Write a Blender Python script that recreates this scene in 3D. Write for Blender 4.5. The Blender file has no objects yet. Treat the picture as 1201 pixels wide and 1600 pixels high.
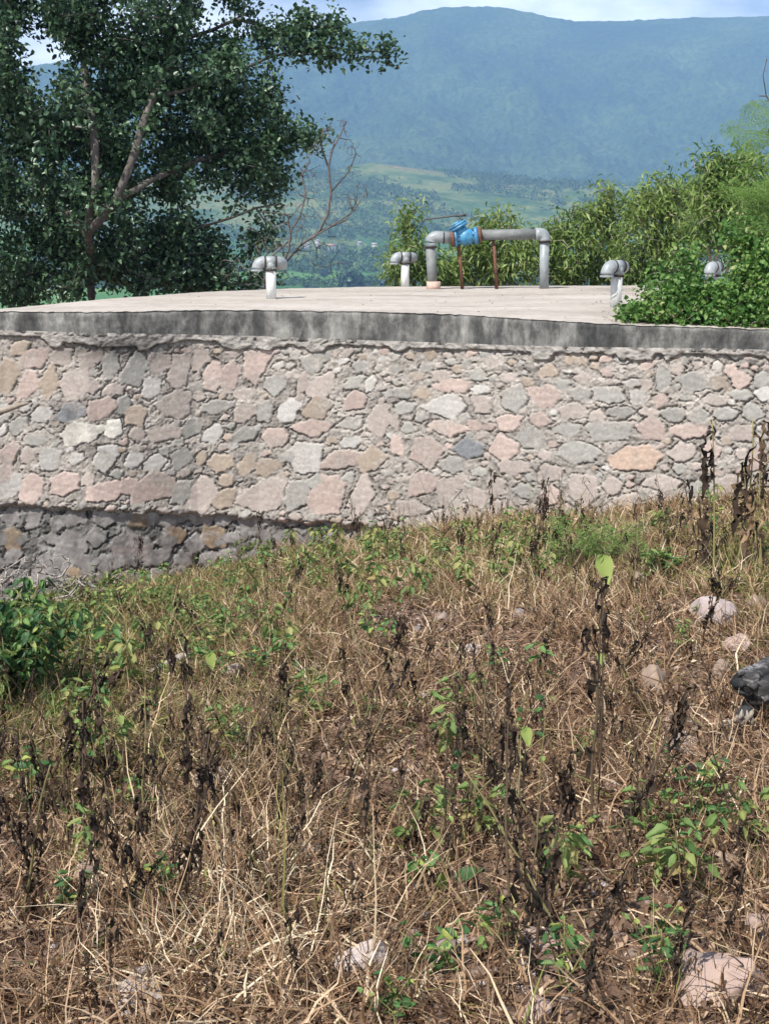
import bpy, math, random
import numpy as np
from mathutils import Vector
rad = math.radians
random.seed(7)
rng = np.random.default_rng(7)
C = bpy.context.scene
COL = C.collection

# ---------------------------------------------------------------- camera
F = 1900.0                       # focal length in photograph pixels (1201 x 1600)
HY = 350.0                       # row of the eye-level horizon
PITCH = math.atan((800 - HY) / F)
CP, SP = math.cos(PITCH), math.sin(PITCH)
EYE = np.array([0.0, 0.0, 4.0])
cam_data = bpy.data.cameras.new("camera")
cam_data.sensor_fit = 'VERTICAL'
cam_data.sensor_height = 32.0
cam_data.lens = 32.0 * F / 1600.0
cam_data.clip_start = 0.05
cam_data.clip_end = 30000.0
cam = bpy.data.objects.new("camera", cam_data)
COL.objects.link(cam)
cam.location = EYE
cam.rotation_euler = (math.pi / 2 - PITCH, 0, 0)
C.camera = cam

# ---------------------------------------------------------------- sky and sun
SUN_EL, SUN_AZ = rad(54), rad(-42)       # azimuth measured from straight behind the camera (negative: left)
sun_dir = Vector((math.sin(SUN_AZ) * math.cos(SUN_EL), -math.cos(SUN_AZ) * math.cos(SUN_EL), math.sin(SUN_EL)))
world = bpy.data.worlds.new("World")
C.world = world
world.use_nodes = True
wn, wl = world.node_tree.nodes, world.node_tree.links
wn.clear()
w_out = wn.new('ShaderNodeOutputWorld')
w_bg = wn.new('ShaderNodeBackground')
w_sky = wn.new('ShaderNodeTexSky')
w_sky.sky_type = 'NISHITA'
w_sky.sun_disc = False
w_sky.sun_elevation = SUN_EL
w_sky.sun_rotation = math.atan2(sun_dir.x, sun_dir.y)
w_sky.altitude = 1000
w_sky.dust_density = 1.0
w_tc = wn.new('ShaderNodeTexCoord')
w_mp = wn.new('ShaderNodeMapping')
w_mp.inputs['Scale'].default_value = (1.0, 1.0, 3.2)
w_mp.inputs['Location'].default_value = (0.55, 0.2, 0.3)
w_ns = wn.new('ShaderNodeTexNoise')
w_ns.inputs['Scale'].default_value = 3.1
w_ns.inputs['Detail'].default_value = 9
w_ns.inputs['Roughness'].default_value = 0.55
w_rp = wn.new('ShaderNodeValToRGB')
w_rp.color_ramp.elements[0].position = 0.33
w_rp.color_ramp.elements[0].color = (0, 0, 0, 1)
w_rp.color_ramp.elements[1].position = 0.58
w_rp.color_ramp.elements[1].color = (1, 1, 1, 1)
w_mx = wn.new('ShaderNodeMixRGB')
w_mx.inputs['Color2'].default_value = (25.0, 25.4, 26.2, 1)       # bright cloud, in the sky texture's own units
wl.new(w_tc.outputs['Generated'], w_mp.inputs['Vector'])
wl.new(w_mp.outputs['Vector'], w_ns.inputs['Vector'])
wl.new(w_ns.outputs['Fac'], w_rp.inputs['Fac'])
w_sp = wn.new('ShaderNodeSeparateXYZ'); wl.new(w_tc.outputs['Generated'], w_sp.inputs[0])
w_mr = wn.new('ShaderNodeMapRange'); w_mr.inputs['From Min'].default_value = .24; w_mr.inputs['From Max'].default_value = .50
w_mr.inputs['To Min'].default_value = 1.0; w_mr.inputs['To Max'].default_value = 0.08          # clouds bank up towards the horizon, clear overhead
wl.new(w_sp.outputs[2], w_mr.inputs['Value'])
w_ml = wn.new('ShaderNodeMath'); w_ml.operation = 'MULTIPLY'
wl.new(w_rp.outputs['Color'], w_ml.inputs[0]); wl.new(w_mr.outputs[0], w_ml.inputs[1])
wl.new(w_ml.outputs[0], w_mx.inputs['Fac'])
wl.new(w_sky.outputs['Color'], w_mx.inputs['Color1'])
wl.new(w_mx.outputs['Color'], w_bg.inputs['Color'])
w_bg.inputs['Strength'].default_value = 0.08
wl.new(w_bg.outputs['Background'], w_out.inputs['Surface'])

sun = bpy.data.lights.new("sun", 'SUN')
sun.energy = 5.0
sun.angle = rad(0.55)
sun.color = (1.0, 0.955, 0.88)
sun_ob = bpy.data.objects.new("sun", sun)
COL.objects.link(sun_ob)
sun_ob.rotation_euler = (-sun_dir).to_track_quat('-Z', 'Y').to_euler()

C.view_settings.view_transform = 'Standard'
C.view_settings.look = 'None'
C.view_settings.exposure = 0.50
C.view_settings.gamma = 1.0
C.cycles.max_bounces = 6
C.cycles.diffuse_bounces = 3
C.cycles.glossy_bounces = 2
C.cycles.transmission_bounces = 3
C.cycles.transparent_max_bounces = 6
C.cycles.volume_bounces = 0
C.cycles.caustics_reflective = False
C.cycles.caustics_refractive = False
C.cycles.use_denoising = True

# ---------------------------------------------------------------- picture <-> place
def ray(px, py):
    dx = (np.asarray(px, float) - 600.5) / F
    dy = (800.0 - np.asarray(py, float)) / F
    return np.stack([dx, CP + dy * SP, -SP + dy * CP], -1)

def P(px, py, Y):
    """the point seen at photograph pixel (px, py) that stands Y metres in front of the eye"""
    d = ray(px, py)
    return EYE + d * (np.asarray(Y, float) / d[..., 1])[..., None]

def PZ(px, py, z):
    d = ray(px, py)
    return EYE + d * ((z - EYE[2]) / d[..., 2])[..., None]

# ---------------------------------------------------------------- noise
def _h(ix, iy, s):
    n = (ix.astype(np.int64) * 374761393 + iy.astype(np.int64) * 668265263 + s * 1442695041) & 0x7fffffff
    n = ((n ^ (n >> 13)) * 1274126177) & 0x7fffffff
    n = (n ^ (n >> 16)) & 0xffff
    return n / 65535.0

def vn(x, y, s=0):
    x = np.asarray(x, float); y = np.asarray(y, float)
    ix = np.floor(x); iy = np.floor(y)
    fx = x - ix; fy = y - iy
    fx = fx * fx * (3 - 2 * fx); fy = fy * fy * (3 - 2 * fy)
    a = _h(ix, iy, s); b = _h(ix + 1, iy, s); c = _h(ix, iy + 1, s); d = _h(ix + 1, iy + 1, s)
    return (a * (1 - fx) + b * fx) * (1 - fy) + (c * (1 - fx) + d * fx) * fy

def fbm(x, y, o=4, s=0, g=0.5):
    t = 0; a = 1; n = 0
    for i in range(o):
        t = t + a * vn(np.asarray(x) * 2 ** i + 17.3 * i, np.asarray(y) * 2 ** i - 9.1 * i, s + i); n += a; a *= g
    return t / n

def sstep(a, b, x):
    t = np.clip((x - a) / (b - a), 0, 1)
    return t * t * (3 - 2 * t)

# ---------------------------------------------------------------- mesh helpers
def mesh_np(name, V, quads=None, tris=None, mat=None, attrs=None, smooth=False, col=None):
    V = np.asarray(V, np.float32).reshape(-1, 3)
    me = bpy.data.meshes.new(name)
    nq = 0 if quads is None else len(quads); nt = 0 if tris is None else len(tris)
    me.vertices.add(len(V)); me.vertices.foreach_set('co', V.ravel())
    idx = []
    if nq: idx.append(np.asarray(quads, np.int32).ravel())
    if nt: idx.append(np.asarray(tris, np.int32).ravel())
    idx = np.concatenate(idx)
    me.loops.add(len(idx)); me.loops.foreach_set('vertex_index', idx)
    me.polygons.add(nq + nt)
    st = np.concatenate([np.arange(nq) * 4, nq * 4 + np.arange(nt) * 3]).astype(np.int32)
    me.polygons.foreach_set('loop_start', st)
    me.polygons.foreach_set('loop_total', np.concatenate([np.full(nq, 4), np.full(nt, 3)]).astype(np.int32))
    if smooth:
        me.polygons.foreach_set('use_smooth', np.ones(nq + nt, bool))
    me.update(calc_edges=True)
    if attrs is not None:
        a = me.attributes.new('tint', 'FLOAT', 'POINT'); a.data.foreach_set('value', np.asarray(attrs, np.float32).ravel())
    if col is not None:
        a = me.attributes.new('pigment', 'FLOAT_COLOR', 'POINT')
        c = np.ones((len(V), 4), np.float32); c[:, :3] = col
        a.data.foreach_set('color', c.ravel())
    if mat: me.materials.append(mat)
    return me

def link(name, me, parent=None):
    o = bpy.data.objects.new(name, me); COL.objects.link(o)
    if parent is not None: o.parent = parent
    return o

def tag(o, label=None, cat=None, group=None, kind=None):
    if label: o['label'] = label
    if cat: o['category'] = cat
    if group: o['group'] = group
    if kind: o['kind'] = kind
    return o

def empty(name, loc, label, cat, group=None, rz=0.0):
    o = bpy.data.objects.new(name, None); COL.objects.link(o)
    o.location = tuple(float(v) for v in loc); o.rotation_euler = (0, 0, rz); o.empty_display_size = 0.1
    return tag(o, label, cat, group)

def grid_quads(nr, nc):
    i = np.arange(nr * nc).reshape(nr, nc)
    return np.stack([i[:-1, :-1], i[:-1, 1:], i[1:, 1:], i[1:, :-1]], -1).reshape(-1, 4)

class Geo:
    """collects pieces, links them as ONE mesh"""
    def __init__(s): s.V = []; s.Q = []; s.T = []; s.A = []; s.n = 0
    def add(s, V, Q=None, T=None, tint=0.5):
        V = np.asarray(V, float).reshape(-1, 3)
        if Q is not None and len(Q): s.Q.append(np.asarray(Q, int).reshape(-1, 4) + s.n)
        if T is not None and len(T): s.T.append(np.asarray(T, int).reshape(-1, 3) + s.n)
        s.V.append(V); s.A.append(np.broadcast_to(np.asarray(tint, float), (len(V),)).copy()); s.n += len(V)
    def mesh(s, name, mat, smooth=True, origin=(0, 0, 0)):
        return mesh_np(name, np.concatenate(s.V) - np.asarray(origin, float), np.concatenate(s.Q) if s.Q else None, np.concatenate(s.T) if s.T else None,
                       mat, attrs=np.concatenate(s.A), smooth=smooth)
    def build(s, name, mat, parent=None, smooth=True, origin=(0, 0, 0)):
        return link(name, s.mesh(name, mat, smooth, origin), parent)
    def tube(s, pts, r, n=8, tint=0.5, cap=True):
        pts = np.asarray(pts, float); m = len(pts)
        r = np.broadcast_to(np.asarray(r, float), (m,))
        t = np.gradient(pts, axis=0); t /= (np.linalg.norm(t, axis=1, keepdims=True) + 1e-9)
        up = np.array([0, 0, 1.0]) if abs(t[:, 2]).mean() < 0.8 else np.array([1.0, 0, 0])
        a = np.cross(t, up); a /= (np.linalg.norm(a, axis=1, keepdims=True) + 1e-9); b = np.cross(t, a)
        ang = np.arange(n) * 2 * math.pi / n
        V = pts[:, None] + r[:, None, None] * (a[:, None] * np.cos(ang)[None, :, None] + b[:, None] * np.sin(ang)[None, :, None])
        i = np.arange(m * n).reshape(m, n); j = np.roll(i, -1, axis=1)
        Q = np.stack([i[:-1], j[:-1], j[1:], i[1:]], -1).reshape(-1, 4)
        V = V.reshape(-1, 3); T = None
        if cap:
            V = np.concatenate([V, pts[:1], pts[-1:]])
            k0, k1 = m * n, m * n + 1
            T = np.concatenate([np.stack([j[0], i[0], np.full(n, k0)], -1), np.stack([i[-1], j[-1], np.full(n, k1)], -1)])
        s.add(V, Q, T, tint)
    def box(s, c, d, tint=0.5, R=None):
        c = np.asarray(c, float); h = np.asarray(d, float) / 2
        v = np.array([[x, y, z] for x in (-1, 1) for y in (-1, 1) for z in (-1, 1)], float) * h
        if R is not None: v = v @ np.asarray(R).T
        s.add(v + c, [[0, 1, 3, 2], [4, 6, 7, 5], [0, 4, 5, 1], [2, 3, 7, 6], [0, 2, 6, 4], [1, 5, 7, 3]], tint=tint)

def bez(p0, p1, p2, n=6):
    t = np.linspace(0, 1, n)[:, None]
    return (1 - t) ** 2 * np.asarray(p0, float) + 2 * t * (1 - t) * np.asarray(p1, float) + t * t * np.asarray(p2, float)

def unit(v): return v / (np.linalg.norm(v, axis=-1, keepdims=True) + 1e-9)

def leaves(pos, d, nrm, L, W, fold=0.25, droop=0.15, tint=None, oval=False):
    """leaf blades folded along the midrib, all in one go: vertices, quads, tints"""
    pos = np.asarray(pos, float); N = len(pos); d = unit(d); s = unit(np.cross(d, nrm)); n = np.cross(s, d)
    L = np.broadcast_to(L, (N,))[:, None]; W = np.broadcast_to(W, (N,))[:, None]
    dz = np.array([0, 0, -1.0])
    tint = rng.random(N) if tint is None else np.broadcast_to(tint, (N,))
    if not oval:
        m = pos + d * L * .45 - n * W * fold * .5
        V = np.stack([pos, m + s * W * .5 + n * W * fold, pos + d * L + dz * L * droop, m - s * W * .5 + n * W * fold, m], 1)
        T = np.array([[0, 4, 1], [1, 4, 2], [0, 3, 4], [4, 3, 2]])
        I = (np.arange(N) * 5)[:, None, None] + T[None]
        return V.reshape(-1, 3), None, I.reshape(-1, 3), np.repeat(tint, 5)
    m1 = pos + d * L * .3 + dz * L * droop * .15; m2 = pos + d * L * .68 + dz * L * droop * .5
    V = np.stack([pos, m1 + s * W * .48 + n * W * fold, m1, m1 - s * W * .48 + n * W * fold,
                  m2 + s * W * .36 + n * W * fold, m2, m2 - s * W * .36 + n * W * fold, pos + d * L + dz * L * droop], 1)
    Q = np.array([[1, 2, 5, 4], [2, 3, 6, 5]]); T = np.array([[0, 2, 1], [0, 3, 2], [4, 5, 7], [5, 6, 7]])
    b = (np.arange(N) * 8)[:, None, None]
    return V.reshape(-1, 3), (b + Q[None]).reshape(-1, 4), (b + T[None]).reshape(-1, 3), np.repeat(tint, 8)

def rdir(n, up=0.0):
    v = rng.normal(size=(n, 3)); v[:, 2] += up
    return unit(v)

def round_leaf(q, d, nrm, L, W, cup=.12, rows=9):
    """one heart-shaped leaf with a smooth outline"""
    d = unit(np.asarray(d, float)); s = unit(np.cross(d, nrm)); n = np.cross(s, d); t = np.linspace(0, 1, rows)
    w = W * .5 * np.sin(np.pi * t ** .62) ** .75; w[0] = .001; w[-1] = .0005
    c = np.asarray(q, float) + d * (L * t)[:, None] + np.array([0, 0, -1]) * (L * .12 * t ** 2)[:, None]
    cols_ = [c + s * (w * k)[:, None] + n * (cup * W * k * k * (1 + .3 * np.sin(t * 9 + k * 2)))[:, None] for k in (-1, -.5, 0, .5, 1)]
    return np.stack(cols_, 1).reshape(-1, 3), grid_quads(rows, 5)

# ---------------------------------------------------------------- materials
def new_mat(name):
    m = bpy.data.materials.new(name); m.use_nodes = True
    nt = m.node_tree; nt.nodes.clear()
    out = nt.nodes.new('ShaderNodeOutputMaterial')
    b = nt.nodes.new('ShaderNodeBsdfPrincipled')
    nt.links.new(b.outputs[0], out.inputs['Surface'])
    return m, nt, b, out

def ramp(nt, fac, stops):
    r = nt.nodes.new('ShaderNodeValToRGB')
    e = r.color_ramp.elements
    e[0].position = stops[0][0]; e[0].color = (*stops[0][1], 1)
    e[1].position = stops[-1][0]; e[1].color = (*stops[-1][1], 1)
    for p, c in stops[1:-1]:
        k = e.new(p); k.color = (*c, 1)
    nt.links.new(fac, r.inputs['Fac'])
    return r.outputs['Color']

def noise(nt, scale, detail=6, rough=0.6, vec=None, stretch=None, kind='Object'):
    tc = nt.nodes.new('ShaderNodeTexCoord')
    n = nt.nodes.new('ShaderNodeTexNoise')
    n.inputs['Scale'].default_value = scale; n.inputs['Detail'].default_value = detail; n.inputs['Roughness'].default_value = rough
    src = tc.outputs[kind]
    if stretch:
        mp = nt.nodes.new('ShaderNodeMapping'); mp.inputs['Scale'].default_value = stretch
        nt.links.new(src, mp.inputs['Vector']); src = mp.outputs['Vector']
    nt.links.new(src, n.inputs['Vector'])
    return n.outputs['Fac']

def bump(nt, b, h, strength=0.3, dist=0.01):
    k = nt.nodes.new('ShaderNodeBump'); k.inputs['Strength'].default_value = strength; k.inputs['Distance'].default_value = dist
    nt.links.new(h, k.inputs['Height']); nt.links.new(k.outputs['Normal'], b.inputs['Normal'])

def mixc(nt, fac, a, b, mode='MIX'):
    m = nt.nodes.new('ShaderNodeMixRGB'); m.blend_type = mode
    for s, v in ((0, fac), (1, a), (2, b)):
        if isinstance(v, (int, float)): m.inputs[s].default_value = v
        elif isinstance(v, tuple): m.inputs[s].default_value = (*v, 1)
        else: nt.links.new(v, m.inputs[s])
    return m.outputs[0]

def mat_leaf(name, stops, rough=0.45, trans=0.3, spec=0.35):
    m, nt, b, out = new_mat(name)
    at = nt.nodes.new('ShaderNodeAttribute'); at.attribute_name = 'tint'
    c = ramp(nt, at.outputs['Fac'], stops)
    nt.links.new(c, b.inputs['Base Color'])
    b.inputs['Roughness'].default_value = rough
    b.inputs['Specular IOR Level'].default_value = spec
    if trans > 0:
        t = nt.nodes.new('ShaderNodeBsdfTranslucent'); nt.links.new(c, t.inputs['Color'])
        mx = nt.nodes.new('ShaderNodeMixShader'); mx.inputs[0].default_value = trans
        nt.links.new(b.outputs[0], mx.inputs[1]); nt.links.new(t.outputs[0], mx.inputs[2])
        nt.links.new(mx.outputs[0], out.inputs['Surface'])
    return m

def mat_noise(name, stops, scale=10, rough=0.8, bmp=0.3, bdist=0.01, stretch=None, detail=8, spec=0.3, bscale=None, metal=0.0):
    m, nt, b, out = new_mat(name)
    n = noise(nt, scale, detail, 0.65, stretch=stretch)
    nt.links.new(ramp(nt, n, stops), b.inputs['Base Color'])
    b.inputs['Roughness'].default_value = rough; b.inputs['Specular IOR Level'].default_value = spec; b.inputs['Metallic'].default_value = metal
    if bmp: bump(nt, b, noise(nt, bscale or scale * 2, 8, 0.7), bmp, bdist)
    return m

M = {}
M['bark'] = mat_noise('bark', [(.3, (.045, .04, .036)), (.55, (.10, .09, .08)), (.7, (.22, .20, .18))], 14, .9, .6, .01, (1, 1, .3))
M['bark_pale'] = mat_noise('bark_pale', [(.3, (.18, .15, .12)), (.7, (.36, .31, .26))], 20, .9, .4, .004)
M['deadwood'] = mat_noise('deadwood', [(.3, (.20, .17, .15)), (.7, (.46, .42, .38))], 30, .9, .4, .003)
M['leaf_dark'] = mat_leaf('leaf_dark', [(0, (.024, .056, .034)), (.6, (.056, .118, .058)), (.93, (.12, .20, .09)), (1, (.18, .21, .07))], .38, .25, .45)
M['leaf_wood'] = mat_leaf('leaf_wood', [(0, (.045, .09, .03)), (.6, (.075, .14, .045)), (1, (.14, .20, .07))], .7, .1, .1)
M['leaf_willow'] = mat_leaf('leaf_willow', [(0, (.06, .12, .03)), (.5, (.16, .24, .06)), (.9, (.28, .35, .11)), (1, (.42, .36, .13))], .45, .35)
M['leaf_vine'] = mat_leaf('leaf_vine', [(0, (.03, .09, .02)), (.5, (.075, .18, .035)), (.92, (.20, .31, .08)), (1, (.45, .42, .22))], .45, .35)
M['leaf_acacia'] = mat_leaf('leaf_acacia', [(0, (.13, .25, .06)), (1, (.28, .42, .12))], .5, .45)
M['leaf_green'] = mat_leaf('leaf_green', [(0, (.045, .11, .035)), (.5, (.11, .22, .07)), (.8, (.20, .32, .09)), (1, (.38, .40, .11))], .5, .35)
M['leaf_wilt'] = mat_leaf('leaf_wilt', [(0, (.07, .14, .04)), (.5, (.16, .24, .07)), (.8, (.28, .30, .10)), (1, (.34, .25, .12))], .6, .3)
M['leaf_dead'] = mat_leaf('leaf_dead', [(0, (.014, .011, .009)), (.4, (.040, .028, .021)), (.75, (.11, .072, .048)), (1, (.30, .20, .12))], .8, .12, .2)
M['straw'] = mat_leaf('straw', [(0, (.055, .030, .018)), (.35, (.17, .095, .052)), (.7, (.43, .29, .175)), (.93, (.68, .54, .37)), (1, (.76, .66, .48))], .6, .2, .3)
M['straw_green'] = mat_leaf('straw_green', [(0, (.07, .11, .03)), (.5, (.20, .22, .06)), (1, (.42, .36, .14))], .6, .3, .3)
M['litter'] = mat_leaf('litter', [(0, (.035, .022, .015)), (.45, (.14, .088, .058)), (.8, (.36, .25, .17)), (1, (.58, .46, .35))], .85, .0, .15)
M['stem_dry'] = mat_leaf('stem_dry', [(0, (.035, .024, .017)), (.5, (.09, .062, .04)), (1, (.22, .20, .08))], .7, 0, .3)
M['pipe_grey'] = mat_noise('pipe_grey', [(.3, (.19, .215, .23)), (.7, (.31, .335, .35))], 9, .42, .1, .002, spec=.5)
M['pipe_dull'] = mat_noise('pipe_dull', [(.3, (.12, .13, .13)), (.7, (.21, .22, .22))], 16, .6, .1, .002)
M['pipe_white'] = mat_noise('pipe_white', [(.3, (.42, .43, .42)), (.6, (.66, .67, .66))], 12, .5, .1, .002, (1, 1, .3))
M['rubber'] = mat_noise('rubber', [(.3, (.015, .012, .01)), (.7, (.05, .035, .028))], 20, .7, 0)
M['rust'] = mat_noise('rust', [(.3, (.08, .035, .026)), (.6, (.17, .080, .055)), (.8, (.28, .17, .13))], 25, .85, .4, .003)
M['valve_blue'] = mat_noise('valve_blue', [(.34, (.03, .09, .16)), (.46, (.04, .20, .38)), (.75, (.09, .32, .50))], 14, .45, .15, .002, spec=.5)
M['iron'] = mat_noise('iron', [(.3, (.03, .035, .04)), (.7, (.10, .11, .12))], 25, .6, .2, .002)
M['plinth'] = mat_noise('plinth', [(.3, (.40, .27, .22)), (.7, (.56, .42, .36))], 16, .85, .3, .003)
M['white_wall'] = mat_noise('white_wall', [(.3, (.36, .34, .32)), (.7, (.5, .48, .46))], .5, .8, 0)
M['tile_roof'] = mat_noise('tile_roof', [(.3, (.34, .18, .13)), (.7, (.5, .3, .22))], .6, .8, 0)

def mat_pigment(name, rough=0.85, bscale=60, bstr=0.5, bdist=0.006, mott=0.25):
    m, nt, b, out = new_mat(name)
    at = nt.nodes.new('ShaderNodeAttribute'); at.attribute_name = 'pigment'
    n = noise(nt, bscale * .5, 8, 0.7)
    g = ramp(nt, n, [(.25, (1 - mott,) * 3), (.75, (1 + mott * .6,) * 3)])
    nt.links.new(mixc(nt, 1.0, at.outputs['Color'], g, 'MULTIPLY'), b.inputs['Base Color'])
    b.inputs['Roughness'].default_value = rough; b.inputs['Specular IOR Level'].default_value = .25
    bump(nt, b, noise(nt, bscale, 10, 0.75), bstr, bdist)
    return m
M['masonry'] = mat_pigment('masonry')
M['soil'] = mat_pigment('soil', .95, 45, .8, .012, .4)
M['rock'] = mat_pigment('rock', .85, 30, .5, .006, .2)
# ================================================================ THE SETTING: ground, valley, mountain
def zg(x, y):
    """height of the slope in front of the tank and, past it, of the hillside that drops to the valley"""
    x = np.asarray(x, float); y = np.asarray(y, float)
    xs = 8 * np.tanh(x / 8); yc = np.clip(y, -2, 16)
    z = 4 - 1.65 - 0.135 * yc + 0.0165 * xs * np.clip(yc, 0, 16)
    z = z - 0.22 * np.clip(y - 18, 0, 150) - 0.06 * np.clip(y - 168, 0, 200) + 0.05 * np.clip(-2 - y, 0, 60)
    return z

def zrough(x, y):
    r = (fbm(x * 1.1, y * 1.1, 3, 11) - .5) * .16 + (fbm(x * 6, y * 6, 4, 21) - .5) * .07
    k = fbm(x * 22, y * 22, 3, 31); r = r + np.clip(k - .5, 0, 1) * .06 + (vn(x * 60, y * 60, 5) - .5) * .008
    return r * np.exp(-np.clip(np.hypot(x, y - 8) - 14, 0, 80) / 25)

def zsurf(x, y): return zg(x, y) + zrough(x, y)

def PG(px, py):
    """point of the ground seen at a pixel"""
    d = ray(px, py); t = 5.0
    for _ in range(40):
        p = EYE + d * t
        t += float((p[2] - zsurf(p[0], p[1])) * 1.2) / max(.25, float(-d[2] + .1))
        t = max(1.0, min(t, 16.0))
    return EYE + d * t

def axis(a, b, step, ends):
    core = np.arange(a, b + 1e-6, step)
    lo = []; s = step; v = a
    while v > ends[0]: s *= 1.25; v -= s; lo.append(v)
    hi = []; s = step; v = b
    while v < ends[1]: s *= 1.25; v += s; hi.append(v)
    return np.array(lo[::-1] + list(core) + hi)
gx = axis(-5.6, 5.2, .024, (-300, 300)); gy = axis(1.8, 12.8, .024, (-120, 330))
X, Y = np.meshgrid(gx, gy)
Z = zsurf(X, Y)
pt = fbm(X * .9, Y * .9, 4, 41)[..., None]; pf = fbm(X * 9, Y * 9, 4, 51)[..., None]; pk = (vn(X * 30, Y * 30, 3))[..., None]
colr = np.array([.10, .062, .044]) * (1 - pf) + np.array([.24, .155, .11]) * pf
colr = colr * (0.75 + .5 * pt) ; colr = np.where(pk > .80, np.array([.33, .24, .19]), colr)
me = mesh_np('ground', np.stack([X, Y, Z], -1), grid_quads(*X.shape), mat=M['soil'], smooth=True, col=colr.reshape(-1, 3))
tag(link('ground', me), kind='structure')

# ---- far terrain (polar sheets about the eye's foot)
def ang_px(px): return np.arctan((np.asarray(px, float) - 600.5) / F)
RIDGE_PX = np.array([-900, -500, -250, 0, 80, 160, 250, 330, 400, 480, 560, 620, 660, 720, 780, 830, 880, 950, 1050, 1201, 1400, 1800, 2200])
RIDGE_PY = np.array([190, 170, 150, 122, 104, 92, 78, 60, 58, 44, 35, 27, 15, 9, 12, 24, 33, 33, 29, 27, 20, 50, 90.])
FOOT_PX = np.array([-900, 0, 400, 480, 560, 640, 700, 780, 850, 950, 1050, 1201, 1700])
FOOT_PY = np.array([300, 290, 280, 272, 263, 264, 270, 277, 285, 293, 298, 303, 310.])
def elev(px, py):
    d = ray(px, py); return d[..., 2] / np.hypot(d[..., 0], d[..., 1])
aR = ang_px(RIDGE_PX); eR = elev(RIDGE_PX, RIDGE_PY)
aF = ang_px(FOOT_PX); eF = elev(FOOT_PX, FOOT_PY)
R_RIDGE, R_FOOTHILL = 4500.0, 2300.0
def tan_px(a): return 600.5 + F * np.tan(a)
def zfar(a, r):
    hill = 4 + np.interp(a, aF, eF) * R_FOOTHILL
    x = r * np.sin(a); y = r * np.cos(a)
    floor = -46 + 30 * sstep(1100, 1900, r)
    z = floor + (hill - floor) * sstep(1450, R_FOOTHILL, r) ** 1.3
    z = z + (fbm(x / 160, y / 160, 4, 61) - .5) * 26 * sstep(1300, 1800, r) * (1 - sstep(2500, 2700, r))
    back = hill - 25 - 20 * sstep(2300, 2700, r)
    z = np.where(r > R_FOOTHILL, hill + (back - hill) * sstep(R_FOOTHILL, 2700, r), z)
    top = 4 + np.interp(a, aR, eR) * R_RIDGE
    t = np.clip((r - 2800) / (R_RIDGE - 2800), 0, 1)
    prof = t ** 1.15
    mt = back + (top - back) * prof
    w = np.sin(np.pi * np.clip(t, 0, 1)) ** 1.3
    u = a * 3600
    rav = np.abs(fbm((u + 380 * t) / 330, t * 1.3 + u / 2600, 4, 71) - .5) * 2
    mt = mt + (rav - .35) * 200 * w
    rv2 = np.abs(fbm((u - 500 * t) / 120, t * 4, 3, 81) - .5) * 2
    mt = mt + (rv2 - .3) * 40 * w
    mt = np.where(r > R_RIDGE, top - (r - R_RIDGE) * .3, mt)
    z = np.where(r > 2800, mt, z)
    # the near hillside that leaves the tank's hill
    near = zg(x, y)
    return near + (z - near) * sstep(250, 700, r)

A = np.linspace(rad(-34), rad(34), 560)
Rr = np.concatenate([np.geomspace(200, 1400, 110), np.linspace(1410, 2790, 170)])
AA, RR = np.meshgrid(A, Rr)
ZZ = zfar(AA, RR) - np.where(RR < 320, .6, 0)
XX, YY = RR * np.sin(AA), RR * np.cos(AA)
m, nt, b, out = new_mat('valley')
tc = nt.nodes.new('ShaderNodeTexCoord')
mp = nt.nodes.new('ShaderNodeMapping'); mp.inputs['Scale'].default_value = (.011, .0045, 0); mp.inputs['Rotation'].default_value = (0, 0, .15)
nt.links.new(tc.outputs['Object'], mp.inputs['Vector'])
vo = nt.nodes.new('ShaderNodeTexVoronoi'); nt.links.new(mp.outputs['Vector'], vo.inputs['Vector']); vo.inputs['Scale'].default_value = 1.0
hs = nt.nodes.new('ShaderNodeSeparateColor'); nt.links.new(vo.outputs['Color'], hs.inputs[0])
fields = ramp(nt, hs.outputs[0], [(0, (.05, .13, .04)), (.35, (.09, .21, .06)), (.6, (.14, .26, .08)), (.8, (.22, .27, .10)), (1, (.06, .12, .04))])
wild = ramp(nt, noise(nt, .013, 10, .74), [(.32, (.035, .07, .022)), (.44, (.07, .13, .04)), (.51, (.13, .18, .06)), (.56, (.23, .24, .09)), (.61, (.11, .15, .055)), (.67, (.38, .22, .15))])
sp = nt.nodes.new('ShaderNodeSeparateXYZ'); nt.links.new(tc.outputs['Object'], sp.inputs[0])
mr = nt.nodes.new('ShaderNodeMapRange'); mr.inputs['From Min'].default_value = -18; mr.inputs['From Max'].default_value = 6
nt.links.new(sp.outputs[2], mr.inputs['Value'])
nt.links.new(mixc(nt, mr.outputs[0], fields, wild), b.inputs['Base Color'])
b.inputs['Roughness'].default_value = 1; b.inputs['Specular IOR Level'].default_value = 0
bump(nt, b, noise(nt, .12, 6, .7), 1.0, 3.0)
tag(link('valley', mesh_np('valley', np.stack([XX, YY, ZZ], -1), grid_quads(*XX.shape), mat=m, smooth=True)), kind='structure')

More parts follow.
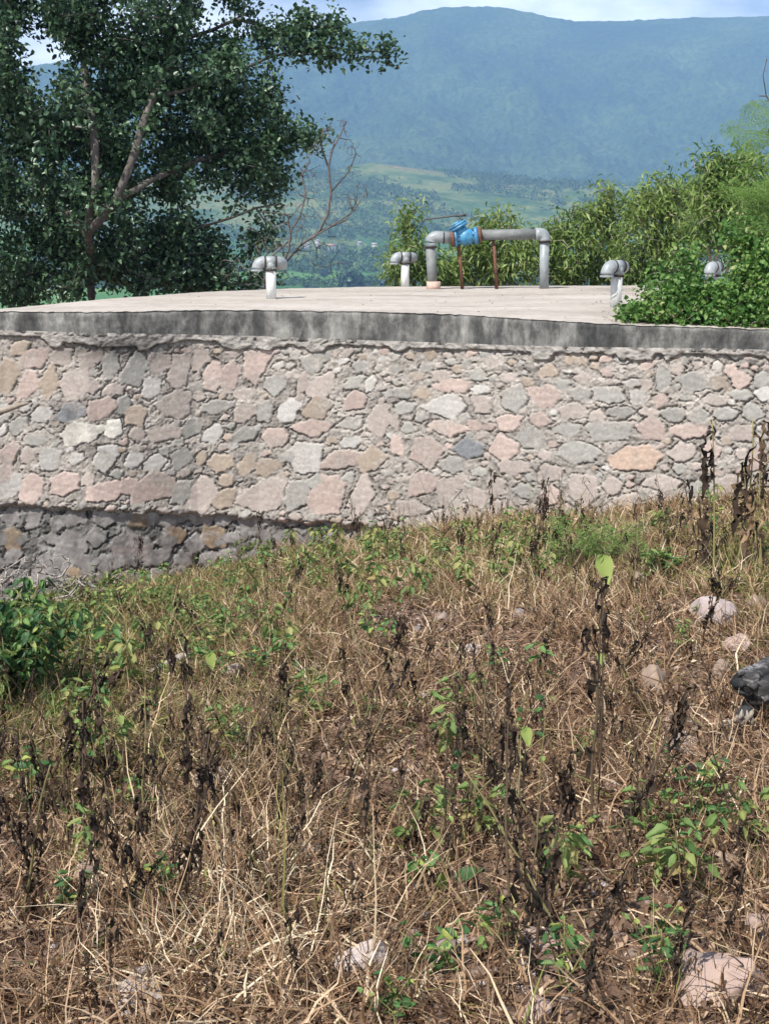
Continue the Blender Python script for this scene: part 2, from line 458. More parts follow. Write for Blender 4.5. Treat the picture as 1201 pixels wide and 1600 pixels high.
A2 = np.linspace(rad(-27), rad(27), 900)
R2 = np.concatenate([np.linspace(2740, 4560, 520), np.linspace(4600, 5600, 12)])
AA, RR = np.meshgrid(A2, R2)
XX, YY = RR * np.sin(AA), RR * np.cos(AA)
ZZ = zfar(AA, RR)
wt = sstep(2800, 2950, RR) * (1 - sstep(4500, 4600, RR) * .3)
ZZ = ZZ + wt * (((vn(XX / 13, YY / 13, 91) - .4) * 16 + (vn(XX / 33, YY / 33, 92) - .5) * 18) * (1 - .75 * sstep(4000, 4450, RR)))
m, nt, b, out = new_mat('mountain_forest')
c1 = ramp(nt, noise(nt, .0035, 8, .6), [(.36, (.026, .055, .018)), (.52, (.045, .085, .026)), (.70, (.085, .13, .042))])
c2 = ramp(nt, noise(nt, .07, 6, .7), [(.35, (.4, .4, .4)), (.65, (1.6, 1.6, 1.6))])
nt.links.new(mixc(nt, 1.0, c1, c2, 'MULTIPLY'), b.inputs['Base Color'])
b.inputs['Roughness'].default_value = 1; b.inputs['Specular IOR Level'].default_value = 0
tag(link('mountain', mesh_np('mountain', np.stack([XX, YY, ZZ], -1), grid_quads(*XX.shape), mat=m, smooth=True)), kind='structure')

# ---- woods of the valley: leafy clumps, far too many to tell apart
def clump(c, r, h, n=26):
    k = rdir(n, .3); k[:, 2] = np.abs(k[:, 2])
    p = c + k * np.array([r, r, h]) * (.55 + .45 * rng.random((n, 1)))
    d = rdir(n); s = r * (.35 + .35 * rng.random(n))
    return leaves(p, d, k, s, s * .9, .2, .1)
def far_wood(name, n, rlo, rhi, size, per, label, mask, alo=-16, ahi=15):
    g = Geo(); k = 0
    while k < n:
        a = rad(rng.uniform(alo, ahi)); r = math.sqrt(rng.uniform(rlo ** 2, rhi ** 2))
        x, y = r * math.sin(a), r * math.cos(a)
        if float(fbm(x / mask, y / mask, 3, 101)) < (.47 if rlo < 1000 else .45) + .12 * rng.random(): continue
        s = size * rng.uniform(.6, 1.5)
        V, Q, T, t = clump(np.array([x, y, float(zfar(a, r)) + s * .1]), s, s * 1.1, per)
        g.add(V, Q, T, np.clip(t * .4 + rng.uniform(-.1, .5), 0, 1)); k += 1
    o = g.build(name, M['leaf_wood'], smooth=False)
    tag(o, label, 'woodland', kind='stuff')
far_wood('valley_woods', 1500, 800, 1560, 5.0, 22, 'dark green woods and hedgerows between the valley fields', 130)
far_wood('foothill_scrub', 9500, 1560, 2780, 5.5, 9, 'scrub and low trees dotting the grassy foothill', 170)

# a few single trees of the valley that stand clear of the rest
def far_tree(px, py, r, s, label):
    a = float(ang_px(px)); p = np.array([r * math.sin(a), r * math.cos(a), float(zfar(a, r))])
    root = empty('valley_tree', p, label, 'tree', 'single trees in the valley')
    g = Geo()
    for k in range(9):
        c = np.array([rng.uniform(-.7, .7) * s, rng.uniform(-.5, .5) * s, s * rng.uniform(.35, .85)])
        V, Q, T, t = clump(c, s * .55, s * .5, 60); g.add(V, Q, T, t * .7)
    g.build('crown', M['leaf_dark'], root, smooth=False)
    g = Geo(); g.tube([(0, 0, -1), (.2, 0, s * .3), (0, 0, s * .7)], [s * .07, s * .05, s * .03], 6); g.build('trunk', M['bark'], root)
far_tree(556, 428, 900, 13, 'biggest dark round tree in the valley fields, just behind the roof slab')
far_tree(612, 424, 980, 10, 'dark round valley tree half hidden by the leaning bush')
far_tree(487, 437, 880, 6.5, 'small round valley tree behind the bare dry tree')
far_tree(508, 412, 1150, 7, 'smallest round tree at the far edge of the green valley field')

# village houses
hl = ['white village house with a low red roof at the foot of the valley woods', 'pale village house farthest from the bare dry tree',
      'white village hut nearest the bare dry tree', 'tiny white village house beside the red-roofed one', 'pale village house standing highest up the woods',
      'small cream village house below the others']
for k, (px, py, w) in enumerate([(520, 385, 9), (585, 384, 6), (482, 383, 6), (535, 390, 5), (498, 378, 5), (563, 392, 5)]):
    a = float(ang_px(px)); r = 1500 + k * 15; z0 = float(zfar(a, r))
    zz = float(EYE[2] + elev(px, py) * r)
    p = np.array([r * math.sin(a), r * math.cos(a), z0])
    root = empty('village_house', p, hl[k], 'house', 'village houses in the valley', rz=rng.uniform(-.4, .4))
    h = max(3.5, min(zz - z0 + 1.5, 9))
    g = Geo(); g.box((0, 0, h * .5 - .5), (w, w * .7, h + 1)); g.build('wall', M['white_wall'], root, smooth=False)
    g = Geo(); a2, b2 = w * .56, w * .42
    g.add([(-a2, -b2, h), (a2, -b2, h), (a2, b2, h), (-a2, b2, h), (-a2, 0, h + 2), (a2, 0, h + 2)],
          [[0, 1, 5, 4], [2, 3, 4, 5], [0, 3, 2, 1]], [[0, 4, 3], [1, 2, 5]])
    g.build('roof', M['tile_roof'] if k in (0, 3) else M['white_wall'], root, smooth=False)
    for wx in (-.22, .22):
        g = Geo(); g.box((w * wx, -w * .35 - .02, h * .6), (1.2, .1, 1.4)); g.build('window', M['iron'], root, smooth=False)

# ================================================================ THE TANK
ZS = 3.05                                    # top of the roof slab
TOP_PX = np.array([-120, 0, 130, 170, 300, 400, 560, 700, 800, 900, 1000, 1100, 1201, 1400])
TOP_PY = np.array([486, 486, 487.5, 487, 484, 484, 486.5, 490, 496.5, 503, 508, 511, 514.5, 521])
BOT_PX = np.array([-120, 0, 130, 260, 400, 500, 600, 700, 800, 900, 1000, 1130, 1201, 1400])
BOT_PY = np.array([519, 521, 525, 527.5, 530.5, 534, 538, 541, 545, 547.5, 548.5, 550, 552, 557])
def top_pt(px): return PZ(px, np.interp(px, TOP_PX, TOP_PY), ZS)
U = np.arange(-120, 1400.1, 4.0)
TP = top_pt(U)
BATTER = 0.05
_xo = TP[:, 0]; _yo = TP[:, 1]
def wall_Y(x, z, inset): return np.interp(x, _xo, _yo) + inset - BATTER * np.clip(ZS - .3 - z, 0, 9)
def wall_pt(px, py, inset):
    """point of the battered wall face seen at pixel"""
    d = ray(px, py); Yv = np.full(np.shape(px), 12.5)
    for _ in range(12):
        p = EYE + d * (Yv / d[..., 1])[..., None]
        Yv = wall_Y(p[..., 0], p[..., 2], inset)
    return EYE + d * (Yv / d[..., 1])[..., None]

tank = empty('water_tank', (0, 13, 1.0), 'low stone masonry water tank with a bleached concrete roof slab above the dry weeds', 'water tank')
TO = np.array([0, 13, 1.0])

# -- stones: (cx, cy, w, h, tone) read off at twice the photograph's scale
S1 = """25,215,70,110,t 60,130,60,45,t 105,160,85,60,p 195,150,65,60,m 90,240,65,95,p 155,235,60,95,t 235,240,95,105,m 285,160,80,55,m 345,185,50,90,g 425,195,70,110,g 500,178,70,60,m 560,200,75,100,m 475,252,65,70,l 665,215,60,100,p 718,215,65,100,p 800,175,80,115,p 860,240,70,60,g 945,235,35,70,m 1005,250,85,75,m 985,165,75,60,g 1105,235,60,45,g 1158,240,35,45,l 765,272,70,38,m 355,260,70,40,m 290,250,45,40,m 320,315,90,75,p 385,305,40,60,g 425,338,60,65,t 545,300,100,85,m 668,312,85,50,g 765,332,70,55,m 828,325,55,65,g 902,324,70,72,l 998,313,80,65,t 1107,292,70,60,p 1185,350,70,105,m 130,335,65,55,l 218,330,75,60,b 60,370,55,60,g 115,408,85,50,g 250,395,130,70,w 357,382,50,62,w 430,398,48,50,m 512,393,85,52,m 600,378,65,60,g 667,395,55,60,l 765,400,75,50,g 860,408,62,65,p 980,375,130,50,p 1097,362,75,45,g 1098,420,68,38,l 30,455,60,70,p 88,465,45,50,m 158,475,68,78,g 240,475,48,36,l 328,473,65,80,l 418,478,52,58,l 485,487,68,52,l 567,468,60,60,g 630,473,35,50,t 693,487,88,50,t 773,492,60,68,t 838,500,90,52,t 900,470,50,40,g 962,470,100,95,l 1064,475,100,62,p 1160,480,85,75,t 40,560,65,75,l 100,570,85,90,p 205,552,100,75,p 275,540,40,50,m 330,575,110,70,p 400,560,60,60,p 480,565,130,95,p 565,580,70,80,g 635,585,95,110,m 700,600,65,65,t 820,590,140,105,m 925,585,75,95,g 1025,590,115,125,p 1130,595,70,110,m 985,545,50,45,g 1090,530,35,35,g 625,160,60,60,m 740,140,60,40,m 15,520,50,60,p 10,385,25,35,l 500,125,50,30,g"""
S2 = """60,268,55,35,g 122,268,52,34,t 210,245,110,45,p 302,257,65,28,l 290,212,50,35,g 180,212,60,30,m 188,311,118,62,l 303,303,62,55,m 403,287,78,70,g 503,275,95,62,p 618,272,65,45,g 695,277,95,50,g 775,238,55,28,l 790,280,50,45,l 872,225,55,65,g 965,230,85,62,g 1045,238,60,50,t 1112,232,65,50,p 1085,198,45,45,p 1040,185,40,25,l 1180,225,50,45,g 1185,270,60,45,l 865,290,55,35,p 945,283,50,25,g 1035,290,80,35,m 1115,275,65,35,g 695,205,38,30,p 510,200,50,45,t 65,315,70,40,g 35,360,30,40,m 75,378,50,35,g 205,380,100,52,p 390,360,80,60,p 487,352,65,45,p 590,325,80,55,m 665,343,55,45,m 742,328,70,40,g 828,330,65,35,m 905,335,85,45,g 980,338,70,38,g 1065,335,80,40,g 575,383,75,45,g 707,390,130,62,g 835,385,90,60,p 960,387,105,55,p 1115,395,80,50,m 40,435,45,65,p 135,450,100,90,p 265,445,95,60,b 375,438,90,72,p 460,410,95,65,g 605,455,130,80,g 785,475,165,82,q 930,455,90,55,m 1020,450,65,60,p 210,492,65,55,g 120,550,90,80,p 405,500,110,42,m 300,515,60,30,g 515,520,80,60,m 210,575,90,85,m 350,560,60,60,m 440,575,65,50,g 85,630,90,55,m 290,590,65,50,m 520,590,60,60,p 625,570,100,90,m 230,645,140,50,m 370,635,90,75,m 710,560,60,50,m 870,550,110,50,m 760,610,70,50,m 10,520,40,25,g 470,645,70,60,m 620,650,80,50,m 900,620,90,50,p 990,570,80,50,g 1080,560,90,60,m 1150,330,60,50,g 1170,470,60,70,p 820,240,40,40,m 820,180,50,30,p 130,190,50,25,g 390,220,60,30,m 450,235,40,30,t 620,225,60,30,m"""
TONE = {'p': (194, 174, 166), 'm': (186, 174, 167), 'g': (168, 167, 162), 'l': (206, 203, 199), 'w': (240, 236, 226), 'b': (136, 142, 149), 't': (180, 164, 148), 'q': (202, 176, 158)}
def lin(c): return (np.array(c) / 255.0) ** 2.2
def stone_list():
    L = []
    for txt, off in ((S1, 0), (S2, 600)):
        for s in txt.split():
            cx, cy, w, h, k = s.split(',')
            L.append([off + float(cx) / 2, 480 + float(cy) / 2, float(w) / 3.75, float(h) / 3.75, k, off == 0])
    for px0 in (-60, -25, 1225, 1262, 1300, 1340):      # the wall goes on past both edges of the photograph
        for q in range(9): L.append([px0 + rng.uniform(-6, 6), 572 + q * 31, rng.uniform(13, 20), rng.uniform(10, 16), rng.choice(list('pmglt')), px0 < 0])
    big = list(L); k = 0
    for _ in range(9000):
        x, y = rng.uniform(-110, 1390), rng.uniform(545, 850); r = rng.uniform(5, 12)
        if all((abs(x - s[0]) / (s[2] + r * 1.0)) ** 2 + (abs(y - s[1]) / (s[3] + r * .8)) ** 2 > 1.0 for s in L):
            L.append([x, y, r, r * .75, rng.choice(list('pmmggtl')), x < 600]); k += 1
            if k > 620: break
    return L
STONES = stone_list()

def masonry(u, v, stones, seed, dark=False):
    """relief (m) and pigment over the pixel grid u x v"""
    H, Wd = u.shape
    best = np.full((H, Wd), 9.0); sz = np.ones((H, Wd)); idx = np.full((H, Wd), -1)
    wu = u + (fbm(u / 7, v / 7, 4, seed, .65) - .5) * 8; wv = v + (fbm(u / 7, v / 7, 4, seed + 9, .65) - .5) * 8
    u0, v0 = u[0, 0], v[0, 0]; du = u[0, 1] - u[0, 0]; dv = v[1, 0] - v[0, 0]
    r2 = np.random.default_rng(seed)
    tilt = []
    for i, (cx, cy, w, h, k, lean) in enumerate(stones):
        tilt.append(r2.normal(size=2))
        a = int((cx - w * 1.7 - u0) / du); b = int((cx + w * 1.7 - u0) / du) + 2
        c = int((cy - h * 1.7 - v0) / dv); e = int((cy + h * 1.7 - v0) / dv) + 2
        a, c = max(a, 0), max(c, 0)
        if b <= a or e <= c: continue
        X = (wu[c:e, a:b] - cx) / w; Yq = (wv[c:e, a:b] - cy) / h
        if lean: X = X + Yq * .28
        K = int(r2.integers(4, 7)); th = (np.arange(K) + r2.uniform(-.3, .3, K)) * 2 * np.pi / K + r2.uniform(0, 6)
        ext = r2.uniform(.80, 1.02, K)
        g = np.max([(X * np.cos(t) + Yq * np.sin(t)) / x_ for t, x_ in zip(th, ext)], axis=0)
        g = np.maximum(g, np.hypot(X, Yq) / 1.3)
        s = best[c:e, a:b]; msk = g < s
        s[msk] = g[msk]; idx[c:e, a:b][msk] = i; sz[c:e, a:b][msk] = min(w, h)
    edge = (1 - best) * sz                            # distance inside the stone's edge, px
    inside = sstep(-.6, 1.6, edge)
    cols = np.array([lin(TONE[s[4]]) for s in stones]) * 0.72
    cols = cols * (1 + r2.uniform(-.16, .16, (len(cols), 1)))
    n1 = fbm(u / 5, v / 5, 4, seed + 2); n2 = fbm(u / 26, v / 26, 4, seed + 3); n3 = fbm(u / 2.2, v / 2.2, 3, seed + 4)
    T = np.array(tilt); cx = np.array([s[0] for s in stones]); cy = np.array([s[1] for s in stones])
    face = .007 + .006 * n1 + (n3 - .5) * .003 + ((u - cx[idx]) * T[idx, 0] + (v - cy[idx]) * T[idx, 1]) / 30 * .003
    lay = np.sin((v + u * .3 * T[idx, 0] + n1 * 9) * .55) * .0007
    mort = .001 + (n3 - .5) * .020 + (n2 - .5) * .018 + (n1 - .5) * .016
    smear = sstep(.50, .68, fbm(u / 60, v / 22, 4, seed + 6)) * .8
    mort = mort + smear * .014
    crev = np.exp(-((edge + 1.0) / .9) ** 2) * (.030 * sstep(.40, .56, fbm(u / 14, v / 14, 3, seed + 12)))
    h = mort * (1 - inside) + (face + lay) * inside - crev
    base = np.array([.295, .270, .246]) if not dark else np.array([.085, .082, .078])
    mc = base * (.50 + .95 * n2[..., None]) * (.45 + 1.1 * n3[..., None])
    c = (cols[idx] * .88 + .12 * np.array([.40, .36, .33])) * (.84 + .32 * n1[..., None]) * (.90 + .2 * n3[..., None])
    c = mc * (1 - inside[..., None]) + c * inside[..., None]
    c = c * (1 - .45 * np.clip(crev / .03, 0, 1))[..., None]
    veil = (sstep(.52, .75, fbm(u / 40, v / 30, 4, seed + 7)) * .55)[..., None]
    c = c * (1 - veil) + mc * 1.15 * veil
    return h, c

def face_mesh(name, pxs, rows, inset, h, c, parent, mat):
    Pw = wall_pt(pxs, rows, inset)
    tx = np.gradient(np.interp(pxs[0], U, TP[:, 1])) / np.gradient(np.interp(pxs[0], U, TP[:, 0]))
    n = np.stack([tx, -np.ones_like(tx), np.zeros_like(tx)], -1); n /= np.linalg.norm(n, axis=1, keepdims=True)
    V = Pw + n[None] * h[..., None]
    return link(name, mesh_np(name, V - TO, grid_quads(*pxs.shape)[:, ::-1], mat=mat, smooth=True, col=c.reshape(-1, 3)), parent)

YB_PX = np.array([-120, 0, 150, 300, 500, 650, 800, 1000, 1201, 1400]); YB_PY = np.array([792, 796, 804, 811, 824, 836, 848, 862, 880, 900.])
us = np.arange(-120, 1400, 1.5); nv = 225
uu = np.tile(us, (nv, 1)); t = np.linspace(0, 1, nv)[:, None]
y0 = np.interp(us, BOT_PX, BOT_PY)[None] - 6; y1 = np.interp(us, YB_PX, YB_PY)[None]
jag = (fbm(us / 20, us * 0, 4, 301)[None] - .5) * 14
vv = y0 + (y1 + jag - y0) * t
# evaluate the masonry on a regular grid, then sample it
gu, gv = np.meshgrid(us, np.arange(500, 920, 1.4))
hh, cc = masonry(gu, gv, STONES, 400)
def sample(F_, u, v):
    fi = np.clip((v - gv[0, 0]) / 1.4, 0, gv.shape[0] - 1.001); i0 = fi.astype(int); f = fi - i0
    j = np.tile(np.arange(u.shape[1]), (u.shape[0], 1))
    a = F_[i0, j]; b_ = F_[i0 + 1, j]
    if F_.ndim == 3: f = f[..., None]
    return a * (1 - f) + b_ * f
h1, c1 = sample(hh, uu, vv), sample(cc, uu, vv)
# rough bead of mortar squeezed out under the slab, with a dark crack below it
dtop = vv - np.interp(us, BOT_PX, BOT_PY)[None]
beadw = 3 + 12 * sstep(.56, .75, fbm(us / 45, us * 0 + 3, 4, 305))[None] + np.where((us > 70) & (us < 290), 13 * np.sin((us - 70) / 220 * np.pi), 0)[None]
bead = sstep(1, 0, (dtop - beadw) / 4 ) if False else 1 - sstep(0, 1, (dtop - beadw) / 3)
bn = fbm(uu / 8 + fbm(vv / 7, uu / 30, 3, 33) * 3, vv / 7, 4, 307, .6)
h1 = h1 * (1 - bead) + bead * (.036 + (bn - .5) * .045) - .05 * np.exp(-((dtop - beadw - 1.5) / 1.6) ** 2) * sstep(.35, .55, fbm(us / 18, us * 0, 3, 309))[None]
bc = np.array([.33, .31, .29]) * (.35 + 1.1 * bn[..., None])
c1 = c1 * (1 - bead[..., None]) + bc * bead[..., None]
# darker patches just under the slab and lower down on the left, and the lip that curls back at the wall's foot
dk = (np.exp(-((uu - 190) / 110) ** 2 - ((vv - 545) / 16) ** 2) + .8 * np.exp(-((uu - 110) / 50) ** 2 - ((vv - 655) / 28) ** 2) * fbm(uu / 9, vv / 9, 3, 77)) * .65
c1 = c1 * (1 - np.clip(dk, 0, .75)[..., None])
lip = sstep(.955, 1.0, t * np.ones_like(uu))
h1 = h1 + sstep(.90, .96, t) * .015 - lip ** 2 * .10
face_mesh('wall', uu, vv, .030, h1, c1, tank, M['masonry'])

# -- footing: older, darker masonry set back under the wall
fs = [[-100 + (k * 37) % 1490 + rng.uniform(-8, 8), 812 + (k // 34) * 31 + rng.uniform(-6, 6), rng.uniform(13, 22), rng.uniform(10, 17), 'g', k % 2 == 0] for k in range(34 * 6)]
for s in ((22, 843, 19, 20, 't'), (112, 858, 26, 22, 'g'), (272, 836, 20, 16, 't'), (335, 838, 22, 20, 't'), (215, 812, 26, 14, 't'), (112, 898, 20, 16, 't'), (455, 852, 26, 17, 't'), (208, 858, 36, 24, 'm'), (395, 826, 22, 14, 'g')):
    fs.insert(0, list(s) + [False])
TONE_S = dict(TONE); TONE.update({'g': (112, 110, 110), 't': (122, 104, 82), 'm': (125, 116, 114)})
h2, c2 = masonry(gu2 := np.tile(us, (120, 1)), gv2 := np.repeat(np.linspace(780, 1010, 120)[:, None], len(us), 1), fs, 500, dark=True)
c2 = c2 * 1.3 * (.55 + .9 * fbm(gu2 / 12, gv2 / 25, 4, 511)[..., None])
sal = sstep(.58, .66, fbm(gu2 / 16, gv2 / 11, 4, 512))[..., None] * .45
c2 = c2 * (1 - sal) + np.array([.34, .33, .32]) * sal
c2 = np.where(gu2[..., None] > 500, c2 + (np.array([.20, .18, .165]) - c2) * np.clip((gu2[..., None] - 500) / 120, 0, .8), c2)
TONE = TONE_S
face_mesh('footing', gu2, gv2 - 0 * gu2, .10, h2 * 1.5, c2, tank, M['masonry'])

# -- roof slab: one solid with a stained front edge
def back_pt(px, py): return PZ(px, py, ZS)
BK = [back_pt(*q) for q in ((1600, 447), (1300, 446), (1000, 446), (800, 446.5), (560, 448), (470, 450), (420, 451.5), (330, 456), (250, 461), (160, 468), (60, 477), (0, 482), (-60, 485))]
nf = len(U)
m, nt, b, out = new_mat('slab_top')
big = noise(nt, .5, 6, .6, stretch=(1, 2.2, 1)); fine = noise(nt, 9, 8, .7)
c_ = ramp(nt, big, [(.3, (.33, .298, .265)), (.5, (.42, .38, .342)), (.68, (.475, .437, .40))])
c_ = mixc(nt, 1.0, c_, ramp(nt, fine, [(.3, (.80, .79, .78)), (.6, (1.03, 1.03, 1.03))]), 'MULTIPLY')
stn = noise(nt, 1.1, 9, .7, stretch=(.35, 1.6, 1))
c_ = mixc(nt, 1.0, c_, ramp(nt, stn, [(.34, (.62, .60, .58)), (.42, (.88, .87, .86)), (.50, (1, 1, 1)), (.515, (.80, .78, .76)), (.53, (1, 1, 1))]), 'MULTIPLY')
nt.links.new(c_, b.inputs['Base Color']); b.inputs['Roughness'].default_value = .9; b.inputs['Specular IOR Level'].default_value = .2
bump(nt, b, fine, .35, .008); M['slab_top'] = m
# top sheet: fan of rows from the front edge to the back outline
bx = np.array([p[0] for p in BK][::-1]); by = np.array([p[1] for p in BK][::-1])
rows = 40
fr = top_pt(U); fx, fy = fr[:, 0], fr[:, 1]
# back point for every front point, matched along the outline
cum = np.concatenate([[0], np.cumsum(np.hypot(np.diff(bx), np.diff(by)))]); s_ = np.linspace(0, 1, nf)
bxx = np.interp(s_ * cum[-1], cum, bx); byy = np.interp(s_ * cum[-1], cum, by)
tt = np.linspace(0, 1, rows)[:, None] ** .8
SX = fx[None] * (1 - tt) + bxx[None] * tt; SY = fy[None] * (1 - tt) + byy[None] * tt
SZ = ZS + .012 * (fbm(SX * .8, SY * .8, 3, 601) - .5) * np.minimum(tt * 8, 1) * 2 - .004 * vn(SX * 9, SY * 9, 6)
SZ[0] = ZS - .004 + (fbm(U / 9, U * 0, 3, 603) - .5) * .016
link('roof_surface', mesh_np('roof_surface', np.stack([SX, SY, SZ], -1) - TO, grid_quads(rows, nf), mat=M['slab_top'], smooth=True), tank)
# edge band
m, nt, b, out = new_mat('slab_edge')
st1 = noise(nt, 2.6, 10, .74, stretch=(1, 1, .48)); st2 = noise(nt, 9, 8, .7, stretch=(1, 1, .5)); st3 = noise(nt, 30, 6, .7, stretch=(.25, .25, 1.4))
c_ = ramp(nt, st1, [(.36, (.045, .047, .048)), (.46, (.09, .091, .09)), (.53, (.17, .17, .163)), (.66, (.30, .30, .285))])
c_ = mixc(nt, 1.0, c_, ramp(nt, st2, [(.3, (.55, .55, .56)), (.62, (1.15, 1.14, 1.12))]), 'MULTIPLY')
nt.links.new(c_, b.inputs['Base Color']); b.inputs['Roughness'].default_value = .9; b.inputs['Specular IOR Level'].default_value = .2
bump(nt, b, st3, .35, .008); M['slab_edge'] = m
us2 = np.arange(-120, 1400, 3.0); nb = 16
tb = np.linspace(0, 1, nb)[:, None]
yt = np.interp(us2, TOP_PX, TOP_PY)[None] + .4 + (fbm(us2 / 9, us2 * 0, 3, 603)[None] - .5) * -2.0
yb = np.interp(us2, BOT_PX, BOT_PY)[None] + (fbm(us2 / 14, us2 * 0, 3, 604)[None] - .5) * 2
ub = np.tile(us2, (nb, 1)); vb = yt + (yb - yt) * tb
he = (fbm(ub / 7, vb / 5, 4, 605) - .5) * .014 + .010 * (fbm(ub / 90, vb * 0, 2, 606) - .5)
he = he - .018 * np.exp(-((ub - 312) / 2.0) ** 2) - .016 * np.exp(-((ub - 711) / 1.8) ** 2) - .010 * np.exp(-((ub - 968) / 2.0) ** 2)
he = he - .02 * (1 - sstep(0, .10, tb))
Vb = wall_pt(ub, vb, -.0)
V_ = Vb.copy(); V_[..., 1] = np.interp(V_[..., 0], _xo, _yo) - .0 - he
# under side, back to the wall
last = V_[-1].copy(); last[:, 1] += .35
V_ = np.concatenate([V_, last[None]]);
link('roof_edge', mesh_np('roof_edge', V_ - TO, grid_quads(nb + 1, len(us2))[:, ::-1], mat=M['slab_edge'], smooth=True), tank)
# back edge of the slab and back wall
g = Geo(); bl = np.stack([bxx, byy], -1)
Vq = np.concatenate([np.c_[bl, np.full(nf, ZS - .01)], np.c_[bl, np.full(nf, ZS - .34)], np.c_[bl, np.full(nf, -1.6)]])
i = np.arange(nf - 1)
g.add(Vq, np.concatenate([np.stack([i + 1, i, i + nf, i + nf + 1], -1), np.stack([i + nf + 1, i + nf, i + 2 * nf, i + 2 * nf + 1], -1)]))
g.build('back_wall', M['slab_edge'], tank, smooth=False, origin=TO)
for a_, b_ in ((0, 0), (-1, -1)):
    g = Geo()
    p, q = np.array([fx[a_], fy[a_]]), bl[b_]
    g.add([(*p, ZS - .01), (*q, ZS - .01), (*q, -1.6), (*p, -1.6)], [[0, 1, 2, 3]])
    g.build('end_wall', M['slab_edge'], tank, smooth=False, origin=TO)
# ================================================================ PIPES ON THE ROOF
def arc(c, r, a0, a1, ax, az, n=9):
    t = np.linspace(a0, a1, n)[:, None]
    return np.asarray(c, float) + r * (np.cos(t) * np.asarray(ax, float) + np.sin(t) * np.asarray(az, float))
XA, ZA, YA = np.array([1.0, 0, 0]), np.array([0, 0, 1.0]), np.array([0, 1.0, 0])

def vent(px, py, rz, label, s=1.0):
    p = PZ(px, py, ZS)
    root = empty('vent_pipe', p, label, 'vent pipe', 'vent pipes on the tank roof', rz=rz)
    hz = .470 * s
    g = Geo(); g.tube([(0, 0, -.05), (0, 0, hz - .10)], .066 * s, 20); g.build('post', M['pipe_white'], root)
    g = Geo(); g.tube([(0, 0, hz - .10), (0, 0, hz)], .074 * s, 20); g.tube([(-.08 * s, 0, hz), (.075 * s, 0, hz)], .072 * s, 22)
    tee = g.build('tee', M['pipe_grey'], root)
    g = Geo(); g.tube([(0, 0, hz - .118), (0, 0, hz - .096)], .079 * s, 20)
    g.build('joint_ring', M['rubber'], root)
    for sx in (-1, 1):
        g = Geo(); x = (-.072 if sx < 0 else .072) * s
        g.tube([(x - .009, 0, hz), (x + .009, 0, hz)], .079 * s, 20); g.build('joint_ring', M['rubber'], root)
    g = Geo()
    c = np.array([-.085 * s, 0, hz - .088 * s])
    g.tube(np.concatenate([[[-.07 * s, 0, hz]], arc(c, .088 * s, np.pi / 2, np.pi, XA, ZA), [[-.173 * s, 0, hz - .10 * s]]]), .075 * s, 22, cap=False)
    g.tube([(-.173 * s, 0, hz - .095 * s), (-.173 * s, 0, hz - .118 * s)], .081 * s, 22, cap=False)
    g.tube([(-.173 * s, 0, hz - .085 * s), (-.173 * s, 0, hz - .086 * s)], .07 * s, 16)
    g.build('elbow', M['pipe_grey'], root)
    g = Geo(); c = np.array([.13 * s, .0, hz - .088 * s])
    dn = unit(np.array([.0, .93, -.35]))
    g.tube(np.concatenate([[[.06 * s, 0, hz]], [[.075 * s, 0, hz]], arc((.075 * s, 0, hz) + dn * .08 * s, .08 * s, 0, np.pi / 2, -dn, XA)[1:], [np.array([.155 * s, 0, hz]) + dn * .13 * s]]), .070 * s, 20)
    g.build('elbow', M['pipe_grey'], root)
    return root
vent(424, 466, rad(8), 'grey vent pipe with two elbows on the roof nearest the bare dry tree')
vent(632.5, 448, rad(14), 'grey vent pipe on a white post just beside the pipe with the blue valve', .98)
vent(961, 480, rad(38), 'grey vent pipe on the bare concrete next to the leafy vine edge')
vent(1114, 472, rad(48), 'grey vent pipe standing inside the leafy vine, its post half hidden', .92)

# ---- outlet pipe with the blue valve
YV = 18.6
def Q(px, py, dy=0.0): return P(px, py, YV + dy)
K = 0.01                                    # metres per photograph pixel at that distance (about)
o_ = PZ(675, 447, ZS); pipe = empty('outlet_pipe', o_, 'thick grey outlet pipe with a bright blue valve bent over the roof edge', 'pipe')
def pb(g, name, mat, par=None, smooth=True): return g.build(name, mat, par or pipe, smooth=smooth, origin=o_)
zb = ZS - .03
def flo(px, py=447.0, dy=0.0):
    p = Q(px, py, dy); p[2] = zb; return p
g = Geo(); g.tube([flo(676), Q(672.5, 386)], .076, 22); pb(g, 'riser', M['pipe_dull'])
g = Geo(); b0 = flo(677); g.tube([b0, b0 + ZA * .14], .105, 20); pb(g, 'plinth', M['plinth'])
g = Geo(); g.tube([Q(672.5, 387.3), Q(672.5, 384.7)], .088, 22); pb(g, 'joint_ring', M['rubber'])
g = Geo(); g.tube(np.concatenate([[Q(672.5, 386)], bez(Q(672.4, 380), Q(672, 370), Q(684, 370), 8), [Q(706, 372)]]), .086, 22); pb(g, 'elbow', M['pipe_grey'])
g = Geo(); g.tube([Q(692, 371.5), Q(694, 371.5)], .092, 20); pb(g, 'joint_ring', M['rubber'])
axv = unit(Q(748, 369) - Q(704, 373)); upv = unit(ZA - axv * axv[2])
g = Geo()
g.tube([Q(704, 372.5), Q(709, 372)], .128, 26); pb(g, 'flange', M['rust'])
g = Geo(); g.tube([Q(746, 368), Q(751, 367.5)], .120, 26); pb(g, 'flange', M['rust'])
g = Geo()
prof = [(709.5, .135), (713, .135), (713.5, .098), (718, .10), (724, .125), (731, .125), (737, .10), (739.5, .092), (740, .128), (745.5, .128)]
c0, c1_ = Q(709, 372), Q(746, 368)
pts = [c0 + (c1_ - c0) * ((x - 709) / 37) for x, r in prof]
g.tube(pts, [r for x, r in prof], 28)
body = pb(g, 'valve_body', M['valve_blue'])
